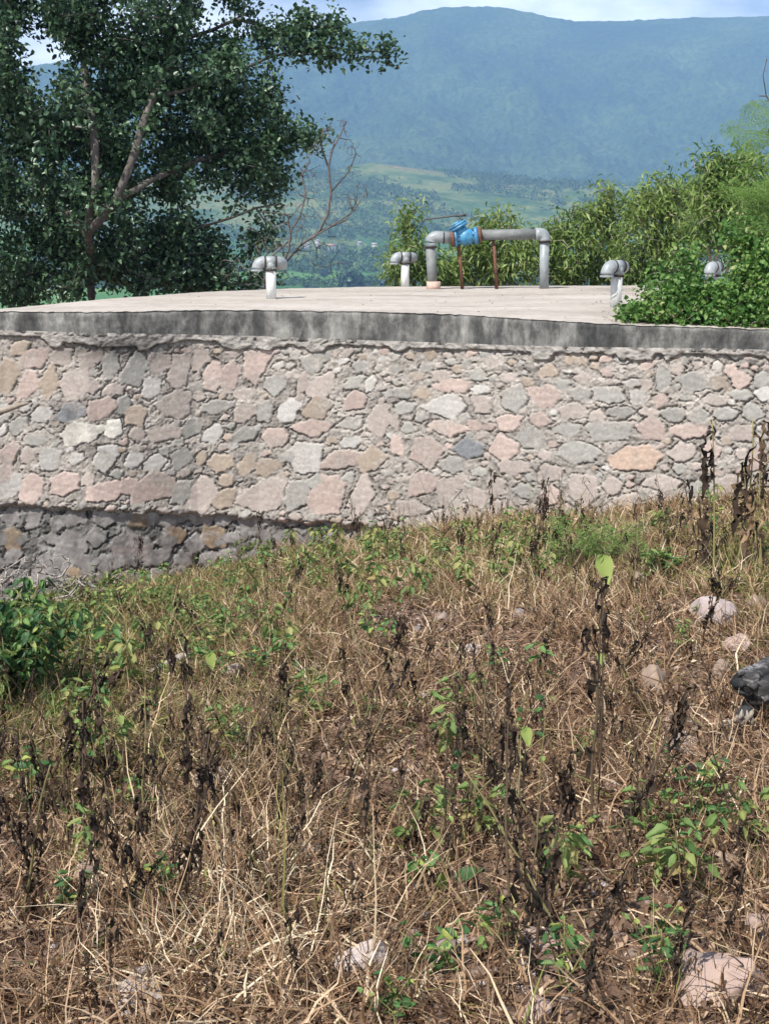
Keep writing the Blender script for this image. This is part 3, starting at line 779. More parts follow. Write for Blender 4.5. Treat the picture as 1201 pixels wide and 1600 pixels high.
# slanted bonnet with its cover plate
bn_ = unit(-axv * .42 + upv * .9); mid = c0 + (c1_ - c0) * .42
g = Geo(); g.tube([mid + bn_ * .02, mid + bn_ * .15], [.105, .10], 22); g.tube([mid + bn_ * .15, mid + bn_ * .185], .145, 26)
g.tube([mid + bn_ * .19, mid + bn_ * .222], .143, 26); g.tube([mid + bn_ * .222, mid + bn_ * .25], [.09, .07], 20)
pb(g, 'bonnet', M['valve_blue'])
s1 = unit(np.cross(bn_, axv)); s2 = np.cross(s1, bn_)
for k in range(8):
    a = k * math.pi / 4 + .3; q = mid + (s1 * math.cos(a) + s2 * math.sin(a)) * .122
    g = Geo(); g.tube([q + bn_ * .14, q + bn_ * .245], .012, 6); pb(g, 'bolt', M['iron'], body)
s1 = unit(np.cross(axv, upv))
for cx_ in (711.5, 743):
    cc_ = c0 + (c1_ - c0) * ((cx_ - 709) / 37)
    for k in range(8):
        a = k * math.pi / 4 + .2; q = cc_ + (s1 * math.cos(a) + upv * math.sin(a)) * .108
        g = Geo(); g.tube([q - axv * .055, q + axv * .055], .012, 6); pb(g, 'bolt', M['iron'], body)
g = Geo(); top = Q(719.5, 336)
g.tube([mid + bn_ * .25, Q(715.5, 348), top], .018, 8)
g.tube([Q(728, 335.5), Q(712, 337)], .022, 8)
g.tube([Q(724, 335.8), Q(700, 338.5), Q(662, 343)], .013, 8); g.tube([Q(662.5, 342.5), Q(660, 347.5)], .016, 8)
pb(g, 'handle', M['iron'])
g = Geo(); g.tube([Q(750, 367.3), Q(843, 365.5)], .078, 22); pb(g, 'crossing_pipe', M['pipe_dull'])
g = Geo(); g.tube(np.concatenate([[Q(836, 365.6)], [Q(841, 365.5)], bez(Q(842, 365.5), Q(850.5, 365.5), Q(850.2, 374), 8), [Q(850.2, 377)]]), .088, 22); pb(g, 'elbow', M['pipe_grey'])
g = Geo(); g.tube([Q(850.2, 376), Q(850.2, 379)], .09, 20); pb(g, 'joint_ring', M['rubber'])
g = Geo(); g.tube([Q(850.2, 377), flo(849.5)], .070, 22); pb(g, 'downpipe', M['pipe_grey'])
def angle_iron(g, a, b, w=.05):
    a, b = np.asarray(a), np.asarray(b); d = unit(b - a); s = unit(np.cross(d, YA)); 
    if np.linalg.norm(np.cross(d, YA)) < .1: s = XA
    n = np.cross(s, d); t_ = .006
    for (p, q_) in ((s * w, n * t_), (n * w, s * t_)):
        V = []
        for e in (a, b):
            V += [e, e + p, e + p + q_, e + q_]
        g.add(V, [[0, 1, 2, 3], [7, 6, 5, 4], [0, 4, 5, 1], [1, 5, 6, 2], [2, 6, 7, 3], [3, 7, 4, 0]])
g = Geo(); angle_iron(g, Q(713, 376), flo(720)); pb(g, 'support_leg', M['rust'], smooth=False)
g = Geo(); angle_iron(g, Q(768, 375.5), flo(773.5)); pb(g, 'support_leg', M['rust'], smooth=False)
g = Geo(); angle_iron(g, Q(745, 375.5), Q(774, 376)); pb(g, 'support_arm', M['rust'], smooth=False)

# ================================================================ TREES
def grow(skel, targets, step=.35, wob=.12, rtip=.006, rmax=.14, expo=.42):
    """hang every target on the nearest node of the growing skeleton; returns (nodes, parent, radius, ends)"""
    N = []; Pn = []; fixed = []
    for line in skel:
        prev = -1; first = True
        for k in range(len(line)):
            p = np.array(line[k][:3], float)
            if first:
                if N:
                    dd = np.linalg.norm(np.array(N) - p, axis=1); j = int(dd.argmin())
                    if dd[j] < .45: prev = j; first = False; continue
                N.append(p); Pn.append(-1); prev = len(N) - 1; first = False; continue
            q = N[prev]; n = max(1, int(np.linalg.norm(p - q) / step))
            for i in range(1, n + 1):
                N.append(q + (p - q) * i / n + rng.normal(size=3) * wob * .25 * (i < n)); Pn.append(prev); prev = len(N) - 1
    base = len(N)
    cap = base + len(targets) * 14; A_ = np.zeros((cap, 3)); A_[:base] = N; cnt = base
    d0 = np.array([np.linalg.norm(A_[:base] - t, axis=1).min() for t in targets]); ends = []
    for ti in np.argsort(d0):
        t = targets[ti]; j = int(np.linalg.norm(A_[:cnt] - t, axis=1).argmin()); q = A_[j].copy(); L = np.linalg.norm(t - q)
        n = int(min(12, max(1, round(L / step)))); prev = j
        for i in range(1, n + 1):
            f = i / n
            A_[cnt] = q + (t - q) * f + np.array([0, 0, math.sin(f * 3.14) * L * .10]) + rng.normal(size=3) * wob * min(L, 1) * .35 * (i < n)
            Pn.append(prev); prev = cnt; cnt += 1
        ends.append(prev)
    A_ = A_[:cnt]; w = np.zeros(cnt); w[ends] += 1
    for i in range(cnt - 1, -1, -1):
        if w[i] == 0: w[i] = .4
        if Pn[i] >= 0: w[Pn[i]] += w[i]
    R = np.minimum(rtip * w ** expo, rmax)
    return A_, np.array(Pn), R, np.array(ends)

def limbs(g, A_, Pn, R, tint=.5, nmin=3):
    kids = {}
    for i, p in enumerate(Pn):
        if p >= 0: kids.setdefault(p, []).append(i)
    starts = [(i, None) for i, p in enumerate(Pn) if p < 0]
    while starts:
        i, par = starts.pop(); path = ([par] if par is not None else []) + [i]
        while i in kids:
            ks = sorted(kids[i], key=lambda k: -R[k])
            for k in ks[1:]: starts.append((k, i))
            i = ks[0]; path.append(i)
        if len(path) < 2: continue
        rr = R[path].copy()
        if par is not None: rr[0] = min(rr[0], rr[1] * 1.15)
        g.tube(A_[path], rr, 9 if rr[0] > .05 else (5 if rr[0] > .015 else nmin), tint)

def twig_leaves(A_, Pn, ends, per, spread, L, W, droop=.2, updir=0.2, back=2, oval=True, fold=.25, tintf=None, hang=0.0):
    pos = []; dr = []
    e = np.repeat(ends, per); par = Pn[e]; par = np.where(par < 0, e, par)
    f = rng.random(len(e))[:, None]
    p = A_[e] * f + A_[par] * (1 - f) + rng.normal(size=(len(e), 3)) * spread
    ax = unit(A_[e] - A_[par])
    d = unit(ax * .6 + rdir(len(e), updir) * 1.0 + np.array([0, 0, -hang]))
    nrm = unit(rdir(len(e)) + np.array([-.2, -.2, .9]))
    Ls = L * rng.uniform(.6, 1.25, len(e)); 
    t = rng.random(len(e)) if tintf is None else tintf(p)
    return leaves(p, d, nrm, Ls, Ls * W / L * rng.uniform(.8, 1.2, len(e)), fold, droop, t, oval)

def blob_targets(blobs, Yc, dens, holes=(), dz=1.0, k=84):
    T = []
    for b_ in blobs:
        cx, cy, rx, ry = b_[:4]; n = max(2, int(dens * rx * ry / 1000 * (b_[4] if len(b_) > 4 else 1)))
        while n > 0:
            a = rng.uniform(0, 6.283); r = rng.random() ** .5
            x, y = cx + rx * r * math.cos(a), cy + ry * r * math.sin(a)
            n -= 1
            if any((x - h[0]) ** 2 + (y - h[1]) ** 2 < h[2] ** 2 for h in holes): continue
            dd = min(rx, ry) * 1.5 / k * dz * math.sqrt(max(0, 1 - r * r)) * rng.uniform(-1, 1)
            T.append(P(x, y, Yc + dd))
    return np.array(T)

def plant(name, base, label, cat, Yc, skel, blobs, dens, leafmat, per, spread, L, W, bark, holes=(), group=None, dz=1.0, k=84, step=.35, rtip=.006, rmax=.14, droop=.2, updir=.2, hang=0., oval=True, wob=.12, expo=.42, crown='crown', trunk='trunk', tintf=None, fold=.25):
    root = empty(name, base, label, cat, group)
    sk = [[P(q[0], q[1], Yc + (q[2] if len(q) > 2 else 0)) if not (len(q) > 3) else np.array(q[:3]) for q in line] for line in skel]
    T = blob_targets(blobs, Yc, dens, holes, dz, k)
    A_, Pn, R, ends = grow(sk, T, step, wob, rtip, rmax, expo)
    g = Geo(); limbs(g, A_, Pn, R); g.build(trunk, bark, root, origin=base)
    if leafmat is not None:
        V, Qd, Tr, t = twig_leaves(A_, Pn, ends, per, spread, L, W, droop, updir, oval=oval, hang=hang, tintf=tintf, fold=fold)
        g = Geo(); g.add(V, Qd, Tr, t); g.build(crown, leafmat, root, smooth=False, origin=base)
    return root

def root_at(px, Yc):
    p = P(px, 470, Yc); p[2] = float(zg(p[0], p[1])); return p

# -- the big tree on the left
Yt = 23.0
rb = root_at(140, Yt)
holes = [(58, 95, 38), (90, 100, 28), (40, 20, 14), (150, 60, 10), (345, 28, 30), (322, 48, 18), (398, 86, 22), (404, 6, 20), (335, 318, 32), (208, 213, 15), (122, 245, 14), (68, 145, 16), (400, 338, 24), (22, 58, 18), (250, 330, 12), (300, 250, 12), (180, 125, 12), (440, 130, 16), (460, 62, 8)]
blobs = [(-60, 60, 90, 120), (60, -10, 110, 90), (190, 10, 115, 80), (285, 95, 85, 75), (120, 160, 130, 90), (250, 190, 120, 75), (372, 125, 50, 55), (368, 0, 28, 34, 1.3),
         (390, 60, 22, 20), (432, 62, 34, 20, 1.6), (478, 40, 24, 16, 1.6), (520, 42, 26, 12, 1.6), (556, 76, 28, 8, 2.2), (598, 82, 20, 5, 3), (500, 82, 34, 14, 1.6), (385, 205, 75, 45), (450, 218, 35, 12, 2), (492, 214, 22, 6, 3),
         (330, 275, 95, 50), (415, 280, 40, 32), (80, 280, 115, 90), (180, 350, 120, 80), (60, 420, 130, 55), (250, 420, 90, 45), (345, 435, 65, 30, 1.4), (20, 150, 70, 80), (425, 160, 25, 30), (-120, 330, 100, 140), (300, 375, 60, 40, 1.2), (405, 372, 34, 26, 1.0), (420, 430, 22, 14, .8), (150, -80, 250, 60, .5)]
skel = [[tuple(rb) + (1,), (142, 430), (137, 365, -1.4), (150, 290, -1.6), (147, 200, -1.2), (133, 120, -.6), (120, 40), (110, -60)],
        [(137, 365, -1.4), (182, 312, -1.6), (212, 235, -1.5), (240, 150, -1.2), (290, 60, .2), (320, -40, .4)],
        [(182, 312, -1.6), (270, 268, -.6), (350, 240), (430, 224), (505, 214)],
        [(240, 150, -1.2), (330, 120, -.6), (420, 90), (500, 74), (560, 78), (615, 82)],
        [(137, 365, -1.4), (80, 310, -.5), (40, 240, 1), (10, 160, 1), (-40, 60, 1)],
        [(290, 60, .2), (370, 30), (440, 50), (520, 42)],
        [(142, 430), (230, 385, -.5), (330, 350, -.5), (400, 325, -.4), (440, 318, -.3)],
        [(142, 430), (60, 425, .8), (-60, 380, 1)], [(142, 430), (220, 445, .2), (340, 440, .5)]]
def tshade(p): return np.clip(rng.random(len(p)) * .8 + .35 * (fbm(p[:, 0] * 1.1, p[:, 2] * 1.1, 3, 901) - .5) + .05, 0, 1)
plant('leafy_tree', rb, 'big dense dark green tree with pale forked limbs behind the roof slab', 'tree', Yt, skel, blobs, 14, M['leaf_dark'], 48, .14, .105, .070, M['bark'], holes, dz=1.4, step=.4, rmax=.078, tintf=tshade)

M['bark_dry'] = mat_noise('bark_dry', [(.3, (.06, .054, .05)), (.7, (.17, .155, .148))], 20, .9, .4, .004)
# -- bare dry tree leaning out beside it
rb = root_at(398, 20.6)
skel = [[tuple(rb) + (1,), (412, 452), (440, 415), (468, 384), (498, 362), (512, 335), (517, 300), (513, 262), (530, 215), (541, 190)],
        [(468, 384), (520, 352), (552, 330), (572, 300)], [(513, 262), (501, 225), (506, 200)], [(517, 300), (545, 268), (556, 240)],
        [(440, 415), (455, 360), (478, 305), (484, 252), (497, 215)], [(412, 452), (425, 400), (450, 345), (470, 320)], [(498, 362), (540, 345), (556, 318), (560, 285)]]
bl = [(530, 205, 22, 18, 6), (505, 225, 20, 25, 6), (550, 245, 16, 30, 6), (485, 265, 18, 40, 4), (560, 300, 16, 20, 6), (475, 330, 35, 45, 3), (430, 370, 50, 50, 4), (505, 400, 50, 40, 2), (395, 420, 60, 25, 5), (530, 330, 30, 30, 3)]
plant('bare_tree', rb, 'bare dry leafless tree leaning out between the big tree and the valley', 'tree', 20.6, skel, bl, 15, None, 0, 0, 0, 0, M['bark_dry'], dz=1.0, k=92, step=.22, rtip=.0034, rmax=.024, wob=.30, expo=.38, trunk='trunk')

# -- willow-leaved shrubs behind the far edge of the roof
def willow(px, Yc, blobs, label, tint=0.0):
    rb = root_at(px, Yc)
    sk = []
    for b_ in blobs[:7]:
        sk.append([tuple(rb) + (1,), ((px + b_[0]) / 2, 470), (b_[0], b_[1] + b_[3] * .5), (b_[0] + rng.uniform(-6, 6), b_[1] - b_[3] * .6)])
    plant('willow_shrub', rb, label, 'shrub', Yc, sk, blobs, 34, M['leaf_willow'], 27, .11, .135, .034, M['bark_pale'], group='shrubs behind the roof', dz=1.2, k=90, step=.3, rmax=.03, droop=.3, updir=.1, hang=.15, oval=False,
          tintf=lambda p: np.clip(rng.random(len(p)) * .75 + .5 * (fbm(p[:, 0] * 1.6, p[:, 2] * 1.6, 3, 911 + px) - .5) + .1 + tint, 0, 1))
willow(640, 20.8, [(640, 345, 12, 24, 1.2), (632, 385, 20, 22), (655, 400, 25, 25), (625, 425, 22, 20), (670, 430, 35, 20), (612, 410, 10, 12)], 'small leaning shrub behind the vent pipe beside the blue valve')
willow(775, 21.2, [(785, 345, 22, 14), (760, 352, 16, 12), (780, 385, 45, 28), (730, 400, 35, 30), (800, 415, 45, 30), (750, 430, 60, 18), (700, 425, 25, 22)], 'willow-leaved shrub seen under and through the arch of the outlet pipe')
willow(905, 21.6, [(945, 310, 16, 16), (900, 345, 35, 24), (945, 345, 35, 28), (880, 395, 40, 40), (940, 400, 45, 40), (890, 430, 50, 18), (985, 330, 22, 20, .9), (855, 385, 25, 30)], 'tall willow-leaved shrub just beyond the end of the outlet pipe')
willow(1035, 21.0, [(1035, 300, 30, 30), (1010, 335, 30, 30), (1070, 330, 40, 45), (1000, 395, 45, 45), (1060, 395, 45, 40), (1005, 430, 40, 20)], 'tall willow-leaved shrub behind the vent pipe next to the vine', -.05)
willow(1110, 17.5, [(1100, 255, 18, 18, .6), (1120, 290, 30, 35), (1150, 340, 40, 40), (1110, 350, 35, 40), (1190, 370, 50, 60), (1165, 285, 40, 45), (1250, 330, 60, 90)], 'thin high shrub right under the feathery fronds', -.15)

# -- vine that creeps over the roof
Yn = 13.0
rb = PZ(1290, 505, ZS); rb[2] -= 1.0
vb_ = [(985, 491, 16, 4, 1.5), (1000, 462, 18, 14, .25), (1070, 402, 22, 18, .35), (1030, 430, 20, 14, .35), (1150, 350, 20, 16, .5), (1010, 490, 36, 12, 1.5), (1050, 480, 45, 24), (1040, 455, 28, 18), (1100, 470, 50, 38), (1090, 425, 26, 26, .6), (1160, 450, 55, 55), (1180, 390, 45, 45), (1160, 495, 60, 16, 1.2), (1230, 440, 60, 75), (1260, 380, 60, 80), (1140, 375, 16, 18, .6), (1300, 470, 60, 50)]
T = []
for (cx, cy, rx, ry, *w_) in vb_:
    for _ in range(int(rx * ry / 1000 * 95 * (w_[0] if w_ else 1))):
        a = rng.uniform(0, 6.283); r = rng.random() ** .5; x, y = cx + rx * r * math.cos(a), cy + ry * r * math.sin(a)
        if math.hypot(x - 1119, (y - 414) * .9) < 33: continue
        yf = float(np.interp(x, TOP_PX, TOP_PY))
        if y > yf - 2: y = yf - 2 - rng.uniform(0, 5)
        front = PZ(x, yf, ZS)[1]; q = P(x, y, front + .1)
        # lie on a mound that rises from the slab's edge towards the back
        dpt = front + .08 + (q[2] - ZS) * 1.1 + rng.uniform(0, .5)
        T.append(P(x, y, dpt))
T = np.array(T)
sk = [[rb, PZ(1240, 500, ZS) + [0, .2, .2], PZ(1120, 495, ZS) + [0, .4, .1], PZ(1030, 492, ZS) + [0, .2, .05], PZ(985, 490, ZS) + [0, .1, .05]], [rb, P(1230, 440, 12.8), P(1170, 400, 13)], [rb, P(1200, 460, 12.6), P(1100, 440, 13.5)]]
A_, Pn, R, ends = grow(sk, T, .25, .15, .003, .02, .4)
root = empty('creeping_vine', rb, 'bright green small-leaved vine creeping over the corner of the roof slab', 'vine')
g = Geo(); limbs(g, A_, Pn, R); g.build('stems', M['bark_pale'], root, origin=rb)
V, Qd, Tr, t = twig_leaves(A_, Pn, ends, 11, .05, .058, .044, .2, .3, tintf=lambda p: np.clip(rng.random(len(p)) * .8 + .6 * (fbm(p[:, 0] * 3, p[:, 2] * 3, 3, 921) - .5) + .1, 0, 1))
g = Geo(); g.add(V, Qd, Tr, t); g.build('foliage', M['leaf_vine'], root, smooth=False, origin=rb)

# -- feathery tree at the right edge
Ya = 10.0
rb = P(1420, 700, Ya); rb[2] = float(zg(rb[0], rb[1])) - .1
sk = [[tuple(rb) + (1,), (1400, 560), (1370, 420), (1300, 330), (1240, 300), (1185, 292)], [(1370, 420), (1310, 260), (1250, 215), (1190, 205)], [(1310, 260), (1280, 170), (1230, 150), (1195, 158)], [(1300, 330), (1245, 345), (1190, 350)],
      [(1310, 260), (1290, 60), (1300, -40)], [(1280, 170), (1215, 175), (1196, 150), (1191, 118), (1197, 92)]]
sk = [[P(q[0], q[1], Ya) if len(q) < 4 else np.array(q[:3]) for q in l] for l in sk]
A_, Pn, R, ends = grow(sk, np.array([P(1185 + 15 * k, 150 + (k * 53) % 210, Ya + .3 * math.sin(k)) for k in range(9)]), .2, .1, .006, .05)
root = empty('feathery_tree', rb, 'feathery light green tree reaching in with drooping pinnate fronds', 'tree')
g = Geo(); limbs(g, A_, Pn, R)
g.build('trunk', M['bark'], root, origin=rb)
g = Geo()
def frond(b0, d0, L, droop):
    n = 26; t = np.linspace(0, 1, n)[:, None]
    d0 = unit(np.asarray(d0, float)); sp_ = b0 + d0 * L * t + np.array([0, 0, -1]) * droop * t ** 2
    g.tube(sp_, np.linspace(.003, .001, n), 3, .9)
    tan = unit(np.gradient(sp_, axis=0)); side = unit(np.cross(tan, np.array([0, -.85, .45]) + rdir(1)[0] * .55))
    for sgn in (-1, 1):
        ll = L * .30 * np.sin(np.pi * (t[:, 0] * .85 + .12)) ** .7
        for j in range(1):
            dd = unit(side * sgn + tan * (.65 + .3 * j) + rng.normal(size=(n, 3)) * .10 + np.array([0, 0, -.25]))
            nl_ = 9; f_ = np.linspace(.12, 1, nl_)
            base = (sp_[:, None] + dd[:, None] * (ll[:, None] * f_)[..., None] + np.array([0, 0, -.22]) * (ll[:, None] * f_ ** 2)[..., None]).reshape(-1, 3)
            d2 = np.repeat(dd, nl_, axis=0); sd = unit(np.cross(d2, ZA + rdir(len(d2)) * .3)); kk = np.where(np.arange(len(d2)) % 2 == 0, 1, -1)[:, None]
            V, Qd, Tr, tt_ = leaves(base, sd * kk + d2 * .7, ZA + rdir(len(d2)) * .4, .020 * rng.uniform(.6, 1.2, len(d2)), .006, .1, .1, np.repeat(rng.random(n), nl_) * .7 + rng.random(n * nl_) * .3)
            g.add(V, Qd, Tr, tt_)
ft = [(1196, 150), (1165, 165), (1150, 175), (1135, 200), (1128, 207), (1145, 225), (1125, 290), (1118, 293), (1140, 305), (1150, 260), (1165, 330), (1140, 330), (1180, 205), (1190, 240), (1185, 310), (1205, 270), (1200, 350), (1175, 355), (1210, 190), (1215, 230), (1225, 310), (1220, 150), (1170, 285), (1160, 240), (1155, 300), (1195, 325)]
ft = [(x + 6, y) for x, y in ft]
for k, (x, y) in enumerate(ft):
    tip = P(x, y, Ya + rng.uniform(-.4, .4)); b0 = tip + np.array([rng.uniform(.28, .42), rng.uniform(-.1, .2), rng.uniform(-.10, .10)])
    for q in range(2):
        v = tip - b0 + rng.normal(size=3) * .05 * q; L = np.linalg.norm(v); dp = rng.uniform(.02, .08)
        frond(b0, v + np.array([0, 0, dp]), L, dp)
g.build('fronds', M['leaf_acacia'], root, smooth=False, origin=rb)
# ================================================================ THE SLOPE IN FRONT
def proj(p):
    v = np.asarray(p) - EYE
    dep = v[..., 1] * CP - v[..., 2] * SP; up = v[..., 1] * SP + v[..., 2] * CP
    return 600.5 + F * v[..., 0] / dep, 800 - F * up / dep

def ribbons(pos, dirs, L, W, bend, tint, rows=5, crook=0.0):
    """narrow curved blades"""
    N = len(pos); t = np.linspace(0, 1, rows)
    d = unit(dirs); s = unit(np.cross(d, rdir(N))); b2 = rdir(N); b2[:, 2] -= .6; b2 = unit(b2)
    pts = pos[:, None] + d[:, None] * (L[:, None] * t)[..., None] + b2[:, None] * (bend[:, None] * L[:, None] * (t ** 2)[None])[..., None]
    if crook: pts = pts + rng.normal(size=pts.shape) * (L[:, None, None] * crook) * t[None, :, None]
    w = W[:, None] * (1 - .8 * t ** 2)[None] * .5
    V = np.stack([pts - s[:, None] * w[..., None], pts + s[:, None] * w[..., None]], 2).reshape(-1, 3)
    i = (np.arange(N) * rows * 2)[:, None, None]
    k = np.arange(rows - 1)[:, None] * 2
    q = np.concatenate([k, k + 1, k + 3, k + 2], 1)
    return V, (i + q[None]).reshape(-1, 4), np.repeat(tint, rows * 2)

def scatter(n, ylo=2.5, yhi=13.2, wide=.42, extra=.7, wfun=None):
    out = []; tot = 0
    while tot < n:
        y = np.sqrt(rng.uniform(ylo ** 2, yhi ** 2, n)); x = rng.uniform(-1, 1, n) * (wide * y + extra)
        keep = y < np.interp(x, _xo, _yo) - .10
        p = np.stack([x, y, zsurf(x, y)], -1)
        if wfun is not None: keep &= rng.random(n) < wfun(p)
        out.append(p[keep]); tot += keep.sum()
    return np.concatenate(out)[:n]
def gz(px, py, cx, cy, rx, ry): return np.exp(-((px - cx) / rx) ** 2 - ((py - cy) / ry) ** 2)

def w_grass(p):
    px, py = proj(p)
    w = .38 + .8 * sstep(.42, .60, fbm(p[:, 0] * 1.5, p[:, 1] * 1.5, 3, 700))
    w = w + gz(px, py, 380, 1450, 180, 150) * .8 + gz(px, py, 820, 880, 420, 60) * .6 + gz(px, py, 500, 1060, 200, 70) * .4
    w = w * (1 - 1.15 * gz(px, py, 645, 978, 85, 42)) * (1 - .6 * gz(px, py, 1090, 1100, 110, 140)) * (1 - .5 * gz(px, py, 700, 1530, 120, 60))
    return np.clip(w, 0, 1)
tc_ = scatter(12600, wfun=w_grass); pos = np.repeat(tc_, 20, axis=0); pos[:, :2] += rng.normal(size=(len(pos), 2)) * rng.uniform(.01, .07, (len(pos), 1)); pos[:, 2] = zsurf(pos[:, 0], pos[:, 1])
tl = np.repeat(rdir(len(tc_)), 20, axis=0); tt0 = np.repeat(rng.random(len(tc_)), 20); N = len(pos); px, py = proj(pos)
lie = rng.random(N) < .42
d = rdir(N) + tl * [.8, .8, 0]; d[:, 2] = np.where(lie, np.abs(d[:, 2]) * .25 + .08, np.abs(d[:, 2]) + 1.1)
L = rng.uniform(.04, .19, N) * (1 + .5 * gz(px, py, 380, 1450, 200, 170)) * np.where(lie, 1.1, 1)
W = rng.uniform(.0022, .0085, N) * rng.uniform(.7, 1, N) * (1 + pos[:, 1] / 14)
gf = .03 + .50 * gz(px, py, 120, 1080, 330, 170) + .36 * gz(px, py, 800, 870, 480, 55) + .35 * gz(px, py, 1180, 880, 80, 100) + .2 * gz(px, py, 300, 930, 200, 60)
isg = rng.random(N) < gf
tn = np.clip(rng.beta(1.0, 1.35, N) * .95 + .22 * (tt0 - .3) + .28 * gz(px, py, 380, 1450, 190, 160) + .18 * (fbm(pos[:, 0] * 2, pos[:, 1] * 2, 3, 702) - .5) + .18 * gz(px, py, 800, 860, 420, 90), 0, 1)
for nm, msk, mt, lb in (('dry_grass', ~isg, 'straw', 'dry straw-coloured grass and stubble covering the slope below the wall'), ('green_grass', isg, 'straw_green', 'yellow-green grass blades mixed into the dry straw')):
    V, Qd, t_ = ribbons(pos[msk], d[msk], L[msk], W[msk], rng.uniform(.1, 1.5, msk.sum()), tn[msk], 6, .05)
    g = Geo(); g.add(V, Qd, None, t_)
    tag(g.build(nm, M[mt], None, smooth=True), lb, 'grass', kind='stuff')
# fallen stems
pos = scatter(2700, wfun=lambda p: .4 + .6 * w_grass(p)); N = len(pos); pos[:, 2] += rng.uniform(.0, .07, N)
d = rdir(N); d[:, 2] *= .18; L = rng.uniform(.08, .38, N)
V, Qd, t_ = ribbons(pos, d, L, rng.uniform(.003, .0065, N), rng.uniform(0, .25, N), rng.random(N) ** 1.3, 6, .012)
g = Geo(); g.add(V, Qd, None, t_); tag(g.build('fallen_stems', M['straw'], None), 'long broken straw stems lying criss-cross on the ground', 'straw', kind='stuff')
# litter
pos = scatter(125000); N = len(pos); pos[:, 2] += rng.uniform(0, .03, N)
d = rdir(N); d[:, 2] *= .5; Ls = rng.uniform(.012, .05, N)
V, Qd, T_, t_ = leaves(pos, d, rdir(N) + ZA, Ls, Ls * rng.uniform(.25, .6, N), .5, .3, rng.beta(1.3, 2, N))
g = Geo(); g.add(V, Qd, T_, t_); tag(g.build('plant_litter', M['litter'], None, smooth=False), 'curled brown leaf litter and broken bits on the soil', 'leaf litter', kind='stuff')

# ---- stones
def rock_mesh(name, seed, sx, sy, sz, col, cuts=9, sub=4, rough=.05):
    import bmesh
    r_ = np.random.default_rng(seed)
    bm = bmesh.new(); bmesh.ops.create_icosphere(bm, subdivisions=sub, radius=1.0)
    V = np.array([v.co[:] for v in bm.verts]); Fc = np.array([[v.index for v in f.verts] for f in bm.faces]); bm.free()
    for _ in range(cuts):
        n = r_.normal(size=3); n /= np.linalg.norm(n); dlim = r_.uniform(.50, .82)
        o = V @ n; ex = np.clip(o - dlim, 0, None); V = V - n * (ex * .93)[:, None]
    nn = fbm(V[:, 0] * 2 + V[:, 2] * 1.7 + seed, V[:, 1] * 2 - V[:, 2] * 1.3, 4, seed)
    V = V * (1 + rough * (nn - .5) * 2)[:, None]
    nf_ = fbm(V[:, 0] * 7 + V[:, 2] * 5, V[:, 1] * 7 - V[:, 2] * 4, 3, seed + 3)
    V = V * (1 + rough * .35 * (nf_ - .5))[:, None] * np.array([sx, sy, sz])
    c = np.array(col)[None] * (.8 + .4 * nn[:, None])
    return mesh_np(name, V, None, Fc, M['rock'], smooth=True, col=c)
PINK, GREY, TANC = (.33, .245, .21), (.24, .20, .185), (.30, .225, .175)
rocks = [  # px, py, width px, height px, colour, label
    (1108, 1528, 128, 112, PINK, 'big smooth pink boulder at the foot of the dark dried weeds'),
    (572, 1508, 74, 62, (.46, .39, .36), 'pale pinkish white angular stone with a bright flat top'),
    (215, 1545, 96, 50, (.36, .30, .27), 'flat greyish brown stone in the straw by the dark stalks'),
    (138, 1372, 46, 32, PINK, 'small round pink stone among the black stalks'),
    (330, 1222, 88, 24, (.36, .31, .29), 'thin flat slab of stone lying behind the tallest dark stalk'),
    (1110, 955, 68, 52, (.36, .30, .29), 'large mauve grey stone under the tall weeds by the wall'),
    (1022, 1064, 54, 40, TANC, 'tan block stone with a dark shaded front'),
    (1146, 1008, 44, 34, PINK, 'rounded tan stone uphill of the charred log'),
    (1128, 1046, 40, 34, TANC, 'square-edged tan stone touching the charred log'),
    (1066, 1160, 60, 26, GREY, 'flat grey-brown stone in the gravel patch'),
    (1180, 945, 44, 34, PINK, 'pink stone near the edge of the picture under the tall weeds'),
    (1000, 905, 34, 18, TANC, 'small tan stone beside the round green plant'),
    (815, 960, 36, 20, GREY, 'small grey stone in the middle of the dry slope'),
    (1052, 1120, 30, 20, PINK, 'small reddish stone on bare gravel'),
    (738, 1015, 34, 20, (.40, .35, .33), 'small pale stone below the bare soil patch'),
    (1184, 1440, 50, 38, PINK, 'pinkish stone half buried uphill of the big boulder'),
    (1135, 1345, 34, 24, TANC, 'small tan stone in the stubble above the big boulder'),
    (845, 1465, 70, 24, (.34, .25, .21), 'long low reddish stone behind the bitten green leaves'),
    (842, 1572, 50, 38, PINK, 'round pink stone at the very front of the slope'),
    (700, 1478, 32, 22, GREY, 'small dusty stone behind the low green plants'),
    (655, 985, 28, 16, (.2, .17, .16), 'dark stone in the bare soil patch'),
    (690, 965, 26, 15, (.26, .2, .17), 'brown stone at the top of the bare soil patch'),
    (128, 1113, 40, 18, (.03, .035, .04), 'black flat stone in the shade of the dark green bush'),
    (365, 1050, 34, 30, (.30, .24, .21), 'upright brown stone next to the yellow leaf plant'),
    (60, 1240, 34, 20, (.3, .25, .22), 'small brown stone under the wilted plants'),
    (958, 1230, 28, 18, PINK, 'small pink stone in the middle of the stubble'),
    (480, 1330, 30, 18, (.32, .25, .21), 'small brown stone between dry tufts'),
    (20, 1435, 40, 22, (.3, .24, .2), 'brown stone at the outer edge among dark stalks')]
